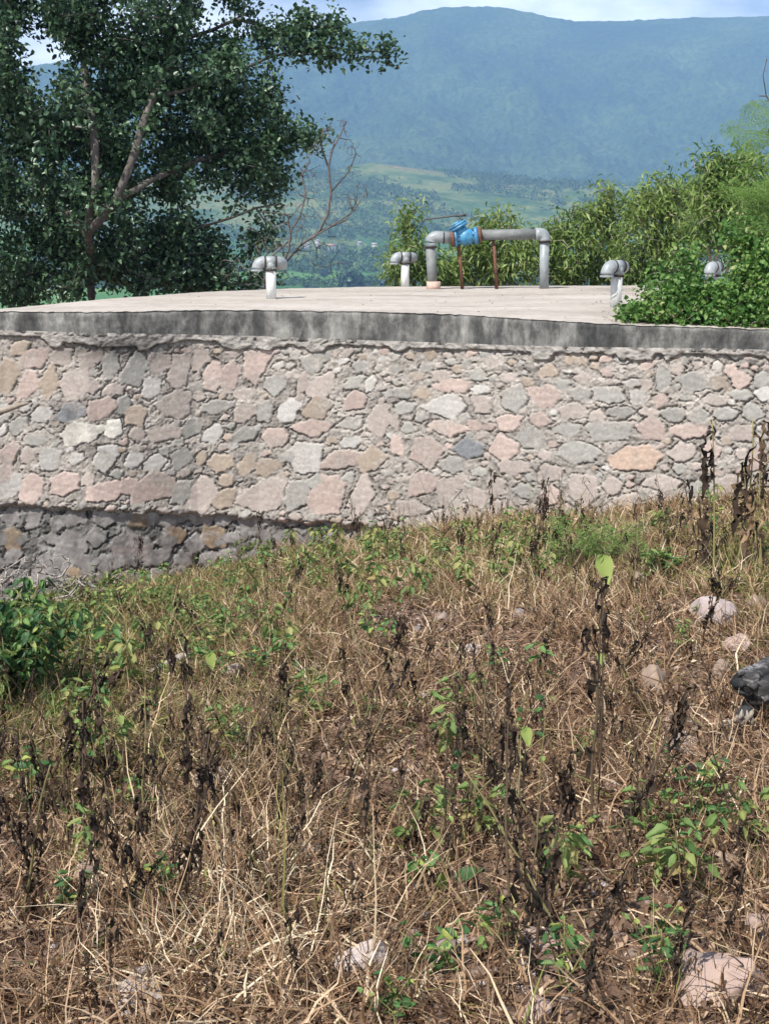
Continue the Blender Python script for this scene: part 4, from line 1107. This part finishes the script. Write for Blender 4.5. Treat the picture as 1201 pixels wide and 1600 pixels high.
for k, (px_, py_, w, h, c, lb) in enumerate(rocks):
    p = PG(px_, py_ + h * .25); sc = np.linalg.norm(p - EYE) / F
    me = rock_mesh('stone', 40 + k, w * sc * (.60 if k == 0 else .68), w * sc * .58, h * sc * (.70 if k == 0 else .80), c, cuts=12 if k == 0 else 18, rough=.16, sub=5 if w > 60 else 4)
    o = link('stone', me); o.location = p + ZA * h * sc * .08; o.rotation_euler = (rng.uniform(-.15, .15), rng.uniform(-.15, .15), rng.uniform(0, 6))
    tag(o, lb, 'stone', 'stones on the slope')
# gravel
g = Geo(); ico = rock_mesh('tmp', 3, 1, 1, 1, PINK, cuts=8, sub=1)
n_ = len(ico.vertices); IV = np.array([v.co[:] for v in ico.vertices]); IF = np.array([list(p_.vertices) for p_ in ico.polygons])
def w_gravel(p):
    px, py = proj(p)
    return np.clip(.14 + gz(px, py, 650, 975, 100, 45) + gz(px, py, 1090, 1120, 130, 120) * .7 + gz(px, py, 720, 1530, 170, 80) * .6 + gz(px, py, 1120, 1420, 120, 90) * .5, 0, 1)
gp = scatter(11000, wfun=w_gravel); s = rng.uniform(.005, .022, len(gp)) * (1 + .8 * (rng.random(len(gp)) < .06))
th = rng.uniform(0, 6.28, len(gp)); ca, sa = np.cos(th)[:, None], np.sin(th)[:, None]
sc3 = rng.uniform(.6, 1.2, (len(gp), 3)) * s[:, None]
vx = IV[None, :, 0] * sc3[:, :1]; vy = IV[None, :, 1] * sc3[:, 1:2]; vz = IV[None, :, 2] * sc3[:, 2:] * .7
V = np.stack([vx * ca - vy * sa, vx * sa + vy * ca, vz], -1) + gp[:, None]
pal = np.array([PINK, GREY, TANC, (.22, .16, .13), (.48, .42, .40), (.26, .18, .14)])[rng.integers(0, 6, len(gp))] * .8
me = mesh_np('gravel', V, None, ((np.arange(len(gp)) * n_)[:, None, None] + IF[None]).reshape(-1, 3), M['rock'], smooth=False, col=np.repeat(pal, n_, axis=0))
tag(link('gravel', me), 'loose pinkish gravel and clods on the bare soil', 'gravel', kind='stuff')
bpy.data.meshes.remove(ico)

# ---- charred log
m, nt, b, out = new_mat('charred')
nn = noise(nt, 11, 9, .7, stretch=(.35, .8, 1.3)); tc = nt.nodes.new('ShaderNodeTexCoord'); 
nt.links.new(ramp(nt, nn, [(.42, (.010, .010, .010)), (.52, (.035, .033, .032)), (.58, (.16, .15, .15)), (.68, (.46, .44, .44))]), b.inputs['Base Color'])
b.inputs['Roughness'].default_value = .75; bump(nt, b, noise(nt, 30, 8, .7), .6, .006); M['charred'] = m
M['leaf_dusk'] = mat_leaf('leaf_dusk', [(0, (.03, .08, .03)), (.6, (.07, .16, .05)), (.85, (.18, .29, .08)), (1, (.32, .36, .11))], .5, .3)
m, nt, b, out = new_mat('char_end'); nt.links.new(ramp(nt, noise(nt, 20, 6, .6), [(.4, (.006, .007, .008)), (.7, (.03, .034, .036))]), b.inputs['Base Color']); b.inputs['Roughness'].default_value = .8; M['char_end'] = m
def rough_up(g, a):
    for k in range(len(g.V)):
        v = g.V[k]; n_ = fbm(v[:, 0] * 28 + v[:, 2] * 21, v[:, 1] * 28 - v[:, 2] * 17, 4, 88) - .5; n2_ = fbm(v[:, 1] * 30, v[:, 0] * 25 + v[:, 2] * 30, 4, 89) - .5
        g.V[k] = v + np.stack([n_, n2_, n_ * .7 - n2_ * .7], -1) * a * 2
lp = PG(1172, 1120); lg = empty('charred_log', lp, 'charred black forked log with ash-white bark at the edge of the slope', 'log')
g = Geo(); sc = np.linalg.norm(lp - EYE) / F
def lpnt(px, py, d=0): return P(px, py, lp[1] + d)
for (x0, y0, x1, y1, r) in ((1160, 1068, 1240, 1030, 17), (1180, 1082, 1255, 1046, 19)):
    k0_ = len(g.V); pts = bez(lpnt(x0, y0, -.10), lpnt((x0 + x1) / 2, (y0 + y1) / 2 - 8, .1), lpnt(x1, y1, .5), 14)
    rr = r * sc * (1 + .12 * np.sin(np.arange(14) * 1.3)); g.tube(pts, rr, 26)
    Vv = g.V[k0_]; nn_ = 14 * 26; cc_ = np.repeat(pts, 26, axis=0); th_ = np.tile(np.arange(26) * 2 * np.pi / 26, 14)
    Vv[:nn_] = cc_ + (Vv[:nn_] - cc_) * (1 + .16 * (vn(th_ * 3.5, np.repeat(np.arange(14), 26) * .35, 19) - .5) * 2 + .10 * (fbm(th_ * 2, np.repeat(np.arange(14), 26) * 1.3, 3, 29) - .5) * 2)[:, None]
rough_up(g, .022)
g.build('bark', M['charred'], lg, origin=lp)
for (x0, y0, r) in ((1159.5, 1068, 16), (1179, 1083, 18)):
    g = Geo(); a = lpnt(x0, y0, -.10); g.tube([a + np.array([.004, .012, 0]), a + np.array([-.002, -.008, -.002]), a + np.array([.006, .02, 0])], [r * sc * 1.02, r * sc * .88, r * sc * .4], 18); rough_up(g, .006); g.build('burnt_end', M['char_end'], lg, origin=lp)
g = Geo(); g.tube(bez(lpnt(1182, 1095, -.05), lpnt(1165, 1110, -.05), lpnt(1150, 1140, -.1), 8), np.array([15, 16, 14, 12, 12, 10, 8, 5]) * sc, 12); rough_up(g, .02); g.build('burnt_stub', M['char_end'], lg, origin=lp)
for k in range(7):
    a = lpnt(1142 + 5.5 * k, 1133 - (k % 3) * 5, -.2); b_ = a + np.array([rng.uniform(-.02, .03), .01, rng.uniform(.025, .06)])
    g = Geo(); g.tube([a, (a + b_) / 2 + rng.normal(size=3) * .004, b_], [.010, .011, .002], 5); g.build('splinter', M['bark_pale'], lg, smooth=False, origin=lp)
for k, (x_, y_, w_) in enumerate(()):
    p = lpnt(x_, y_, -.22); o = link('pale_chip', rock_mesh('pale_chip', 90 + k, w_ * sc * .42, w_ * sc * .22, w_ * sc * .8, (.60, .50, .42), cuts=14, sub=4, rough=.35))
    o.location = p - lp; o.parent = lg

# ---- dry weeds
def shrivel(p, L, W, r_, out_=.011, tint=None):
    L = L * 1.25; W = W * .85
    rows = 9; t = np.linspace(0, 1, rows); a = r_.uniform(0, 6.28); h = np.array([math.cos(a), math.sin(a), 0])
    sp_ = p + h * (out_ * np.sin(np.minimum(t * 3, 1.57)))[:, None] * (1 + L * 6) + np.array([0, 0, -1]) * (L * t ** 1.2)[:, None] + np.array([0, 0, .02]) * np.sin(t * 3.1)[:, None]
    sp_ = sp_ + r_.normal(size=(rows, 3)) * L * .05
    w = W * .62 * np.sin(np.pi * (t * .86 + .10)) ** .8 * r_.uniform(.35, 1.35, rows)
    ang = a + r_.uniform(-.8, .8) + np.cumsum(r_.normal(size=rows) * .5)
    s_ = np.stack([np.cos(ang), np.sin(ang), np.zeros(rows)], -1); n_ = np.stack([-np.sin(ang), np.cos(ang), np.zeros(rows)], -1)
    V = np.stack([sp_ + s_ * w[:, None] * .5 + n_ * w[:, None] * .35, sp_, sp_ - s_ * w[:, None] * .5 + n_ * w[:, None] * r_.uniform(-.3, .6)], 1) + r_.normal(size=(rows, 3, 3)) * W * .13
    return V.reshape(-1, 3), grid_quads(rows, 3), (r_.beta(1.2, 2.4) if tint is None else tint)

def dry_variant(seed, H, nl, side, Lr, Wr, lean=.1, r0=.0045, ltint=None):
    r_ = np.random.default_rng(seed); g = Geo(); gl = Geo(); n = 12; t = np.linspace(0, 1, n)
    d = r_.normal(size=2) * lean
    sp_ = np.stack([d[0] * H * t ** 1.6 + np.cumsum(r_.normal(size=n)) * .004, d[1] * H * t ** 1.6 + np.cumsum(r_.normal(size=n)) * .004, H * t - .03], -1)
    g.tube(sp_, np.linspace(r0 * 1.25, r0 * .5, n), 5, r_.uniform(.2, .9)); tips = [(sp_, t, 1)]
    for k in range(side):
        j = int(r_.integers(2, n - 2)); a = r_.uniform(0, 6.28); l = H * r_.uniform(.12, .35)
        q = sp_[j] + np.array([math.cos(a) * l * .33, math.sin(a) * l * .33, l * r_.uniform(.3, .9)])
        b_ = bez(sp_[j], (sp_[j] + q) / 2 + np.array([math.cos(a), math.sin(a), -.2]) * l * .12, q, 5); g.tube(b_, np.linspace(r0 * .5, r0 * .25, 5), 4, .3); tips.append((b_, None, 0))
    for k in range(nl):
        ln = tips[int(r_.integers(0, len(tips)))] if r_.random() < .55 else tips[0]
        j = int(r_.integers(max(1, len(ln[0]) // 4), len(ln[0])))
        V, Qd, tt_ = shrivel(ln[0][j], r_.uniform(*Lr), r_.uniform(*Wr), r_, tint=ltint); gl.add(V, Qd, None, tt_)
    return g.mesh('stem', M['stem_dry']), gl.mesh('leaves', M['leaf_dead'])
DV = [dry_variant(1, .62, 18, 3, (.05, .13), (.02, .04)), dry_variant(2, .55, 12, 5, (.03, .08), (.015, .03), .2), dry_variant(3, .75, 22, 4, (.05, .14), (.02, .05), .07),
      dry_variant(4, .45, 3, 5, (.03, .06), (.01, .02), .25, .003), dry_variant(5, .68, 24, 3, (.04, .10), (.02, .04), .1), dry_variant(6, .5, 7, 7, (.03, .08), (.012, .03), .15, .0035),
      dry_variant(7, .9, 12, 3, (.05, .12), (.02, .04), .05, .005), dry_variant(8, .6, 2, 2, (.03, .05), (.01, .02), .35, .003)]
DV2 = [dry_variant(21, .50, 14, 5, (.03, .09), (.015, .035), .3), dry_variant(22, .6, 16, 3, (.03, .08), (.015, .03), .15), dry_variant(23, .65, 12, 7, (.05, .12), (.015, .035), .25),
       dry_variant(24, .55, 4, 8, (.02, .05), (.01, .02), .4, .003), dry_variant(25, .55, 18, 4, (.04, .12), (.02, .045), .3), dry_variant(26, .4, 9, 9, (.02, .06), (.01, .025), .3, .003),
       dry_variant(27, .8, 10, 3, (.05, .12), (.02, .04), .1, .005), dry_variant(28, .7, 0 + 3, 4, (.02, .05), (.01, .02), .5, .003)]
TRAIT = ['side twigs and shrivelled leaves', 'small curled leaves', 'many limp black leaves', 'thin and nearly bare',
         'thickly hung with crumpled leaves', 'branched with tiny curled leaves', 'tall with limp leaves', 'bare leaning stick']
def put(kind, meshes, p, label, cat, group, s, rz, tilt=(0, 0), names=('stem', 'leaves')):
    root = empty(kind, p, label, cat, group, rz=rz); root.scale = (s, s, s); root.rotation_euler = (tilt[0], tilt[1], rz)
    for nm, me in zip(names, meshes): link(nm, me, root)
    return root
heroes = [(925, 1300, 880, 6, 'tall thin dead stalk topped by a single yellow-green leaf'), (285, 1450, 1110, 4, 'tallest black dried stalk with a thick clump of crumpled leaves'), (214, 1470, 1240, 4, 'dark dried stalk just beside the tallest black one'),
          (62, 1440, 1190, 2, 'bushy blackened weed at the outer edge of the slope'), (125, 1480, 1220, 2, 'blackened weed whose leaves trail to the ground near the round pink stone'), (835, 1490, 1150, 4, 'dark dried stalk bundle in the middle of the stubble'),
          (790, 1500, 1050, 6, 'slender straight brown stalk standing beside the dark bundle'), (1055, 1560, 1330, 2, 'blackened weed leaning over the big pink boulder'), (1125, 1500, 1330, 4, 'thick dark dried stem slanting across the top of the pink boulder'),
          (720, 1160, 960, 6, 'thin dark stalk rising from the bare soil patch'), (470, 1560, 1400, 4, 'dark dried stalk with one broad black leaf near the pale stone'), (155, 1590, 1470, 4, 'short blackened stalk at the front edge'),
          (545, 1560, 1330, 6, 'thin dark stalk passing in front of the pale white stone'), (640, 1300, 1120, 5, 'fine branched dead weed over the brown litter'), (520, 1400, 1290, 4, 'crumpled dark weed clump in mid slope'),
          (905, 1600, 1310, 2, 'dark weed at the front with green plant beside it'), (330, 1590, 1440, 2, 'black weed beside the flat greyish stone'), (975, 1345, 1130, 3, 'bare forked dead stalk in the middle of the stony patch'), (430, 1230, 1110, 4, 'dried stalk standing clear of the straw tuft')]
for k, (bx_, by_, ty_, v, lb) in enumerate(heroes):
    p = PG(bx_, by_); h = (by_ - ty_) * np.linalg.norm(p - EYE) / F * 1.02
    H0 = [.62, .55, .75, .45, .68, .5, .9, .6][v]
    put('dead_weed', DV[v], p, lb, 'dead weed', 'dead weeds on the slope', h / H0 / 1.05, k * 1.7)
marks = [(1100, 1530, 'near the big pink boulder'), (570, 1505, 'near the pale white stone'), (215, 1545, 'near the flat greyish stone'), (138, 1372, 'near the round pink stone'), (330, 1222, 'near the thin flat slab'),
         (1110, 955, 'near the mauve stone by the wall'), (1022, 1064, 'near the tan block stone'), (1160, 1090, 'near the charred log'), (650, 975, 'near the bare soil patch'), (45, 1040, 'near the dark green bush'),
         (320, 1040, 'near the yellow leaf plant'), (845, 1465, 'near the long reddish stone'), (690, 1360, 'near the low green plants'), (860, 880, 'near the feathery green shrub'), (480, 1330, 'in the middle of the straw'), (850, 1200, 'in the middle of the brown stubble'), (300, 930, 'at the foot of the wall')]
def near_mark(px, py): return min(marks, key=lambda m_: (m_[0] - px) ** 2 + ((m_[1] - py) * 1.2) ** 2)[2]
def w_weed(p):
    px, py = proj(p)
    w = .08 + 1.0 * gz(px, py, 200, 1340, 260, 190) + .6 * gz(px, py, 900, 1350, 260, 170) + .3 * gz(px, py, 600, 1250, 300, 120) + .25 * gz(px, py, 1050, 900, 150, 60)
    w = w + .35 * gz(px, py, 780, 862, 330, 28)
    return np.clip(w, 0, 1) * (py > 822)
pts = scatter(279, 2.9, 13.0, .34, .1, w_weed)
for k, p in enumerate(pts):
    v = [0, 1, 2, 3, 4, 5, 7, 4, 1, 5][k % 10]; mv = (DV if k % 2 else DV2)[v]; a, c = proj(p)
    put('dead_weed', mv, p, 'brown dead weed, %s, %s' % (TRAIT[v], near_mark(float(a), float(c))), 'dead weed', 'dead weeds on the slope', rng.uniform(.42, 1.1), rng.uniform(0, 6.28), (rng.normal() * .2, rng.normal() * .2))

# tall withered weeds at the wall's far end
def tall_weed(bpx, bpy_, tops, label, Lr, Wr, nl, mat='leaf_dead', green=False):
    p = PG(bpx, bpy_); root = empty('withered_weed', p, label, 'withered weed', 'tall withered weeds by the wall'); r_ = np.random.default_rng(bpx)
    g = Geo(); gl = Geo()
    for (tx, ty) in tops:
        tip = P(tx, ty, p[1] + .1); ln = bez(p, (p + tip) / 2 + r_.normal(size=3) * .04, tip, 12); g.tube(ln, np.linspace(.008, .004, 12), 7, .95 if green else .4)
        for k in range(nl):
            j = int(r_.integers(3, 12)); V, Qd, t_ = shrivel(ln[j], r_.uniform(*Lr), r_.uniform(*Wr), r_, .03, tint=r_.uniform(.15, 1.0)); gl.add(V, Qd, None, t_)
    g.build('stem', M['stem_dry'], root, origin=p); gl.build('leaves', M['leaf_dead'], root, origin=p)
tall_weed(1114, 905, [(1112, 655)], 'tall green-stemmed withered weed with one huge curled brown leaf hanging from its top', (.10, .26), (.05, .13), 6, green=True)
tall_weed(1148, 890, [(1175, 655), (1160, 720)], 'withered weed with a pouch-shaped dark leaf beside the tallest stem', (.12, .25), (.05, .11), 7, green=True)
tall_weed(1098, 890, [(1068, 755), (1090, 770)], 'low blackened withered weed leaning toward the wall', (.08, .18), (.03, .06), 9)
tall_weed(1190, 900, [(1192, 660), (1205, 700), (1185, 740)], 'bushy withered weed at the outermost end of the wall', (.10, .22), (.04, .08), 9, green=True)
V, Qd, Tt, t_ = leaves([P(1115, 652, 9.6)], [(.5, 0, -1)], [(.3, -1, .2)], .3, .1, .4, .3, [.6], True)

# ---- green plants
def green_variant(seed, H, nl, L, W, mat, stems=1, hang=.5, spread=.25, low=False):
    r_ = np.random.default_rng(seed); g = Geo(); P0 = []; D0 = []; n = 8
    for s_ in range(stems):
        a = r_.uniform(0, 6.28); q = np.array([math.cos(a), math.sin(a), 0]) * spread * H * r_.uniform(.2, 1) + ZA * H * r_.uniform(.7, 1)
        ln = bez((0, 0, -.02), q * .5 + ZA * .1 * H, q, n); g.tube(ln, np.linspace(.0035, .0015, n), 5, .9)
        for k in range(nl):
            j = int(r_.integers(1 if low else 3, n)); P0.append(ln[j]); a2 = r_.uniform(0, 6.28)
            D0.append([math.cos(a2), math.sin(a2), r_.uniform(-.2, .7) - hang])
    P0 = np.array(P0); D0 = np.array(D0); Ls = L * r_.uniform(.55, 1.2, len(P0))
    pet = unit(D0 * [1, 1, .3] + [0, 0, .3]) * (L * .35)
    gl = Geo()
    for p_, d_, l_ in zip(P0 + pet, D0, Ls):
        V, Qd = round_leaf(p_, d_, np.array([0, 0, 1.0]) + r_.normal(size=3) * .45, l_, l_ * W / L * r_.uniform(.7, 1.1), r_.uniform(.05, .45), 6)
        gl.add(V + r_.normal(size=V.shape) * l_ * .02, Qd, None, r_.random())
    for a_, b_ in zip(P0, P0 + pet): g.tube([a_, b_], .0012, 3, .9)
    return g.mesh('stem', M['stem_dry']), gl.mesh('leaves', M[mat])
GV = {'broad': green_variant(1, .38, 15, .060, .036, 'leaf_green', 1, .55, .2), 'broad2': green_variant(2, .30, 10, .062, .036, 'leaf_green', 2, .3, .6), 'wilt': green_variant(3, .40, 13, .08, .045, 'leaf_wilt', 2, 1.1, .4),
      'wilt2': green_variant(4, .30, 10, .07, .04, 'leaf_wilt', 3, .7, .6), 'low': green_variant(5, .10, 8, .034, .023, 'leaf_green', 4, .1, 1.2, True), 'low2': green_variant(6, .16, 7, .042, .022, 'leaf_green', 3, .1, .8, True),
      'sprig': green_variant(7, .5, 6, .05, .035, 'leaf_green', 1, .3, .1), 'bush': green_variant(8, .55, 46, .06, .034, 'leaf_dusk', 26, 1.0, .8, True), 'round': green_variant(9, .18, 26, .035, .028, 'leaf_green', 12, -.2, 1.0, True),
      'pair': green_variant(10, .12, 4, .075, .04, 'leaf_green', 1, 0, .6)}
gh = [(30, 1100, 'bush', 1.15, 'large dark green drooping bush at the outer edge below the dry branches'), (-25, 1110, 'bush', 1.3, 'second drooping green bush cut by the picture edge'), (1036, 905, 'round', 1.2, 'compact bright green plant with small round leaves near the wall end'),
      (425, 905, 'broad', 1.0, 'bright green broad-leaved plant right against the dark footing'), (497, 905, 'broad2', .9, 'drooping green plant beside the wall footing, next to the brightest one'), (250, 925, 'broad', 1.0, 'green plant with folded leaves in front of the brown footing stone'),
      (320, 1065, 'broad', .8, 'plant with one bright yellow leaf among green ones'), (165, 1075, 'broad', 1.5, 'tall green plant with a big heart-shaped leaf and a dark stem'), (150, 1130, 'broad2', 1.2, 'low leafy green plant beside the black flat stone'),
      (575, 1030, 'broad2', 1.0, 'green plant with large upright leaves at the edge of the bare soil'), (600, 1020, 'broad', .8, 'darker green plant at the left of the bare soil'), (400, 1062, 'low2', 1.3, 'bluish green low plant beneath the yellow leaf'),
      (685, 1405, 'pair', 1.4, 'low green plant with broad paired leaves in the stubble'), (665, 1400, 'broad2', .6, 'small plant with one round bright leaf'), (690, 1510, 'low', 1.3, 'green ground plant at the front near the pale stone'), (770, 1490, 'low2', 1.1, 'single pair of yellow-green leaves low at the front'),
      (1030, 1250, 'sprig', .5, 'small bright sprig on a reddish stem'), (1098, 1240, 'low', 1.5, 'fresh bright green rosette on the stony patch'), (1075, 1295, 'low', 1.6, 'spreading green rosette below the fresh bright one'), (895, 1420, 'wilt', .8, 'bitten pale green weed with ragged leaves'),
      (890, 1360, 'broad2', .7, 'ragged green leaves above the bitten weed'), (1015, 1480, 'low', 1.2, 'curling green plant next to the big pink boulder'), (1030, 1545, 'low2', 1.0, 'dark green low plant touching the pink boulder'), (650, 1335, 'wilt2', .9, 'yellow wilted plant hanging over the stubble'),
      (757, 1320, 'wilt2', .8, 'pale green folded leaf plant beside the slender stalk'), (800, 1240, 'sprig', .8, 'thin sprig with one cupped yellow-green leaf'), (372, 1180, 'low2', .9, 'lone small green leaf in the dry straw'), (570, 1120, 'low', .9, 'tiny green tuft in mid slope'),
      (150, 1195, 'wilt2', 1.0, 'green weed with toothed leaves above the black stalks'), (50, 1260, 'low2', 1.6, 'bright green leaves at the outer edge over black stalks'), (215, 1270, 'low', 1.2, 'small pale green plant by the dark stalks'), (120, 1420, 'low', 1.1, 'green leaves curled round the round pink stone'),
      (255, 1400, 'low2', .9, 'single green leaf behind the tallest black stalk'), (600, 1590, 'low', 1.0, 'green plant at the bottom edge near the pale stone'), (880, 1540, 'low2', 1.2, 'green plant at the bottom beside dark weed'), (640, 950, 'wilt', 1.0, 'wilting green plant above the bare soil patch'),
      (600, 935, 'wilt2', 1.2, 'yellowish wilting plant near the wall middle'), (735, 940, 'wilt', .9, 'wilting plant with dark heart-shaped leaves'), (845, 920, 'wilt2', .9, 'yellow-green plant in the grass under the wall'), (1170, 1330, 'wilt2', .8, 'yellowing leaf plant near the picture edge')]
for k, (a, c, v, s, lb) in enumerate(gh):
    put('green_plant', GV[v], PG(a, c), lb, 'green plant', 'green plants on the slope', s, k * 2.1)
def w_green(p):
    px, py = proj(p)
    w = .05 + 1.0 * gz(px, py, 190, 985, 280, 85) + .10 * gz(px, py, 850, 1400, 320, 180) + .5 * gz(px, py, 120, 1120, 200, 110) + .6 * gz(px, py, 680, 885, 370, 40) + .12 * gz(px, py, 1180, 850, 80, 90)
    return np.clip(w, 0, 1)
pts = scatter(330, 3.0, 12.9, .34, .1, w_green)
GD = {'broad': 'upright with broad drooping leaves', 'wilt': 'wilting with limp narrow leaves', 'wilt2': 'low with limp pale leaves', 'broad2': 'spreading with broad leaves', 'sprig': 'thin sprig with few leaves', 'low2': 'low and small-leaved'}
for k, p in enumerate(pts):
    v = ['wilt', 'wilt2', 'broad', 'wilt2', 'sprig', 'wilt', 'low2', 'broad2'][k % 8]; a, c = proj(p)
    put('green_plant', GV[v], p, 'green plant, %s, %s' % (GD[v], near_mark(float(a), float(c))), 'green plant', 'green plants on the slope', rng.uniform(.5, 1.0), rng.uniform(0, 6.28), (rng.normal() * .1, rng.normal() * .1))
# the single yellow-green leaves on dead stalks
def lone_leaf(px, py, bpx, bpy_, L, label):
    p = PG(bpx, bpy_); q = P(px, py, p[1]); root = empty('leaf_stalk', p, label, 'green plant', 'green plants on the slope')
    g = Geo(); g.tube(bez(p, (p + q) / 2 + [.02, 0, .0], q, 8), np.linspace(.004, .0018, 8), 5, .3); g.build('stem', M['stem_dry'], root, origin=p)
    g = Geo(); V, Qd = round_leaf(q, (.15, -.3, -.8), (.1, -1, .5), L, L * .62); g.add(V, Qd, None, .90); V, Qd = round_leaf(q, (-.35, -.2, -.6), (-.5, -1, .3), L * .5, L * .22); g.add(V, Qd, None, .8); g.build('leaf', M['leaf_green'], root, origin=p)
lone_leaf(940, 866, 932, 1290, .10, 'stalk carrying a big single yellow-green leaf high above the stubble')
lone_leaf(328, 1018, 325, 1080, .10, 'stem with a hanging bright yellow leaf')
lone_leaf(820, 1135, 806, 1330, .065, 'stalk with a pale pointed green leaf in mid slope')
lone_leaf(936, 1020, 930, 1200, .05, 'stalk with a small yellow-green leaf below the big single leaf')

# feathery low shrub against the wall
def feathery(px0, px1, py_base, ntop, label):
    p = PG((px0 + px1) / 2, py_base); root = empty('feathery_shrub', p, label, 'shrub'); g = Geo(); gl = Geo()
    for k in range(ntop):
        tip = P(rng.uniform(px0, px1), rng.uniform(800, 870), p[1] + rng.uniform(-.3, .2)); b0 = p + rng.normal(size=3) * [.25, .1, 0]
        ln = bez(b0, (b0 + tip) / 2 + ZA * .12, tip, 10); g.tube(ln, np.linspace(.004, .001, 10), 4, .5)
        e = np.repeat(np.arange(3, 10), 9); d_ = rdir(len(e)); V, Qd, Tr, t_ = leaves(ln[e] + rng.normal(size=(len(e), 3)) * .03, d_, rdir(len(e)), .05, .006, .1, .1); gl.add(V, Qd, Tr, t_)
    g.build('stem', M['stem_dry'], root, origin=p); gl.build('leaves', M['leaf_acacia'], root, smooth=False, origin=p)
feathery(840, 1010, 885, 42, 'fine feathery grey-green shrub spreading in front of the wall')

# dry twigs: pale heap at the left, lone bare stems before the wall, one near twig
def twiggy(name, base_px, skel, blobs, dens, Yc, label, cat, mat, rtip, rmax, step=.12, k=150, group=None):
    b0 = PG(*base_px) if base_px else P(skel[0][0][0], skel[0][0][1], Yc)
    root = empty(name, b0, label, cat, group)
    sk = [[b0 if q == 'b' else P(q[0], q[1], Yc + (q[2] if len(q) > 2 else 0)) for q in l] for l in skel]
    T = blob_targets(blobs, Yc, dens, dz=1, k=k); A_, Pn, R, e = grow(sk, T, step, .25, rtip, rmax, .5)
    g = Geo(); limbs(g, A_, Pn, R); g.build('twigs', mat, root, origin=b0); return root
yb_ = PG(30, 975)[1]
twiggy('dead_branch', (10, 985), [['b', (40, 940), (80, 905), (110, 880)], ['b', (60, 960), (120, 935), (165, 945)], ['b', (-20, 930), (10, 890), (40, 870)], ['b', (70, 930), (130, 905), (150, 880)], ['b', (30, 925), (60, 895), (90, 900)]],
       [(50, 900, 60, 25, 1), (110, 930, 50, 25, 1), (20, 925, 40, 30, 1), (140, 910, 30, 20, .8), (80, 875, 30, 10, .8)], 85, yb_ + .1, 'tangle of grey dead branches against the dark footing', 'dead branch', M['deadwood'], .0034, .012)
y2 = PG(690, 865)[1]
twiggy('bare_twig', (689, 868), [['b', (686, 830), (680, 810), (668, 780), (655, 745), (646, 692)], [(680, 810), (700, 790), (722, 765)], [(686, 830), (665, 815), (650, 800)]], [(715, 770, 12, 14, 3), (660, 790, 14, 14, 2), (700, 800, 16, 10, 2)], 25, y2, 'thin forked bare twig standing before the middle of the wall', 'dry twig', M['deadwood'], .0025, .006, group='bare twigs by the wall')
y3 = PG(945, 855)[1]
twiggy('bare_twig', (947, 858), [['b', (938, 800), (925, 775), (905, 730)], [(938, 800), (950, 770)]], [(915, 750, 10, 12, 2), (950, 775, 8, 10, 3)], 25, y3, 'pale bare twig rising out of the feathery shrub', 'dry twig', M['deadwood'], .0022, .005, group='bare twigs by the wall')
y4 = PG(380, 930)[1]
twiggy('bare_twig', (392, 925), [['b', (375, 872), (350, 845), (310, 828), (285, 828)], [(375, 872), (368, 850)]], [(360, 860, 12, 8, 2)], 25, y4, 'dark arching twig over the brown footing stones', 'dry twig', M['stem_dry'], .003, .006, group='bare twigs by the wall')
yt_ = 5.2
g = Geo(); b0 = P(-170, 1120, yt_); b0[2] = float(zsurf(b0[0], b0[1])); root = empty('dry_stem', b0, 'brown dry stem poking in from the side in front of the wall', 'dry twig')
g.tube(np.concatenate([bez(b0, P(-140, 700, yt_), P(-40, 655, yt_), 8), [P(10, 640, yt_), P(34, 632, yt_), P(46, 630, yt_)]]), np.concatenate([np.linspace(.012, .012, 8), [.014, .010, .004]]), 8, .5)
g.build('stem', M['bark_pale'], root, origin=b0)
# fallen pale branch on the soil
p0 = PG(250, 1050); root = empty('fallen_branch', p0, 'short pale knotty branch lying near the yellow leaf', 'dead branch')
g = Geo(); g.tube([PG(236, 1056) + ZA * .02, PG(262, 1048) + ZA * .05, PG(285, 1040) + ZA * .06, PG(302, 1036) + ZA * .05], [.018, .022, .028, .02], 9); g.build('wood', M['deadwood'], root, origin=p0)

# dry leaves blown over the roof
lx = rng.uniform(250, 1010, 260); lx[90:] = 985 + rng.normal(size=170) * 30; lf = rng.random(260) ** 1.5
yb0 = np.interp(lx, TOP_PX, TOP_PY); pr = PZ(lx, 450 + (yb0 - 3 - 450) * lf, ZS + .012)
V, Qd, T_, t_ = leaves(pr, rdir(260) * [1, 1, .15], rdir(260) * .3 + ZA, rng.uniform(.01, .04, 260), .014, .4, .1, rng.random(260))
g = Geo(); g.add(V, Qd, T_, t_); tag(g.build('roof_litter', M['litter'], None, smooth=False), 'few dry leaves and crumbs scattered on the roof slab', 'leaf litter', kind='stuff')

# ================================================================ HAZE
hz = bpy.data.materials.new('haze'); hz.use_nodes = True; nt = hz.node_tree; nt.nodes.clear()
ho = nt.nodes.new('ShaderNodeOutputMaterial'); hv = nt.nodes.new('ShaderNodeVolumePrincipled')
hv.inputs['Color'].default_value = (.29, .50, .86, 1); hv.inputs['Density'].default_value = 2.25e-4; hv.inputs['Anisotropy'].default_value = -0.35
nt.links.new(hv.outputs[0], ho.inputs['Volume'])
g = Geo(); zlo = -160; zhi = 870
g.box((0, 2900, (zlo + zhi) / 2), (9400, 6000, zhi - zlo)); tag(g.build('haze', hz, None, smooth=False), kind='stuff')
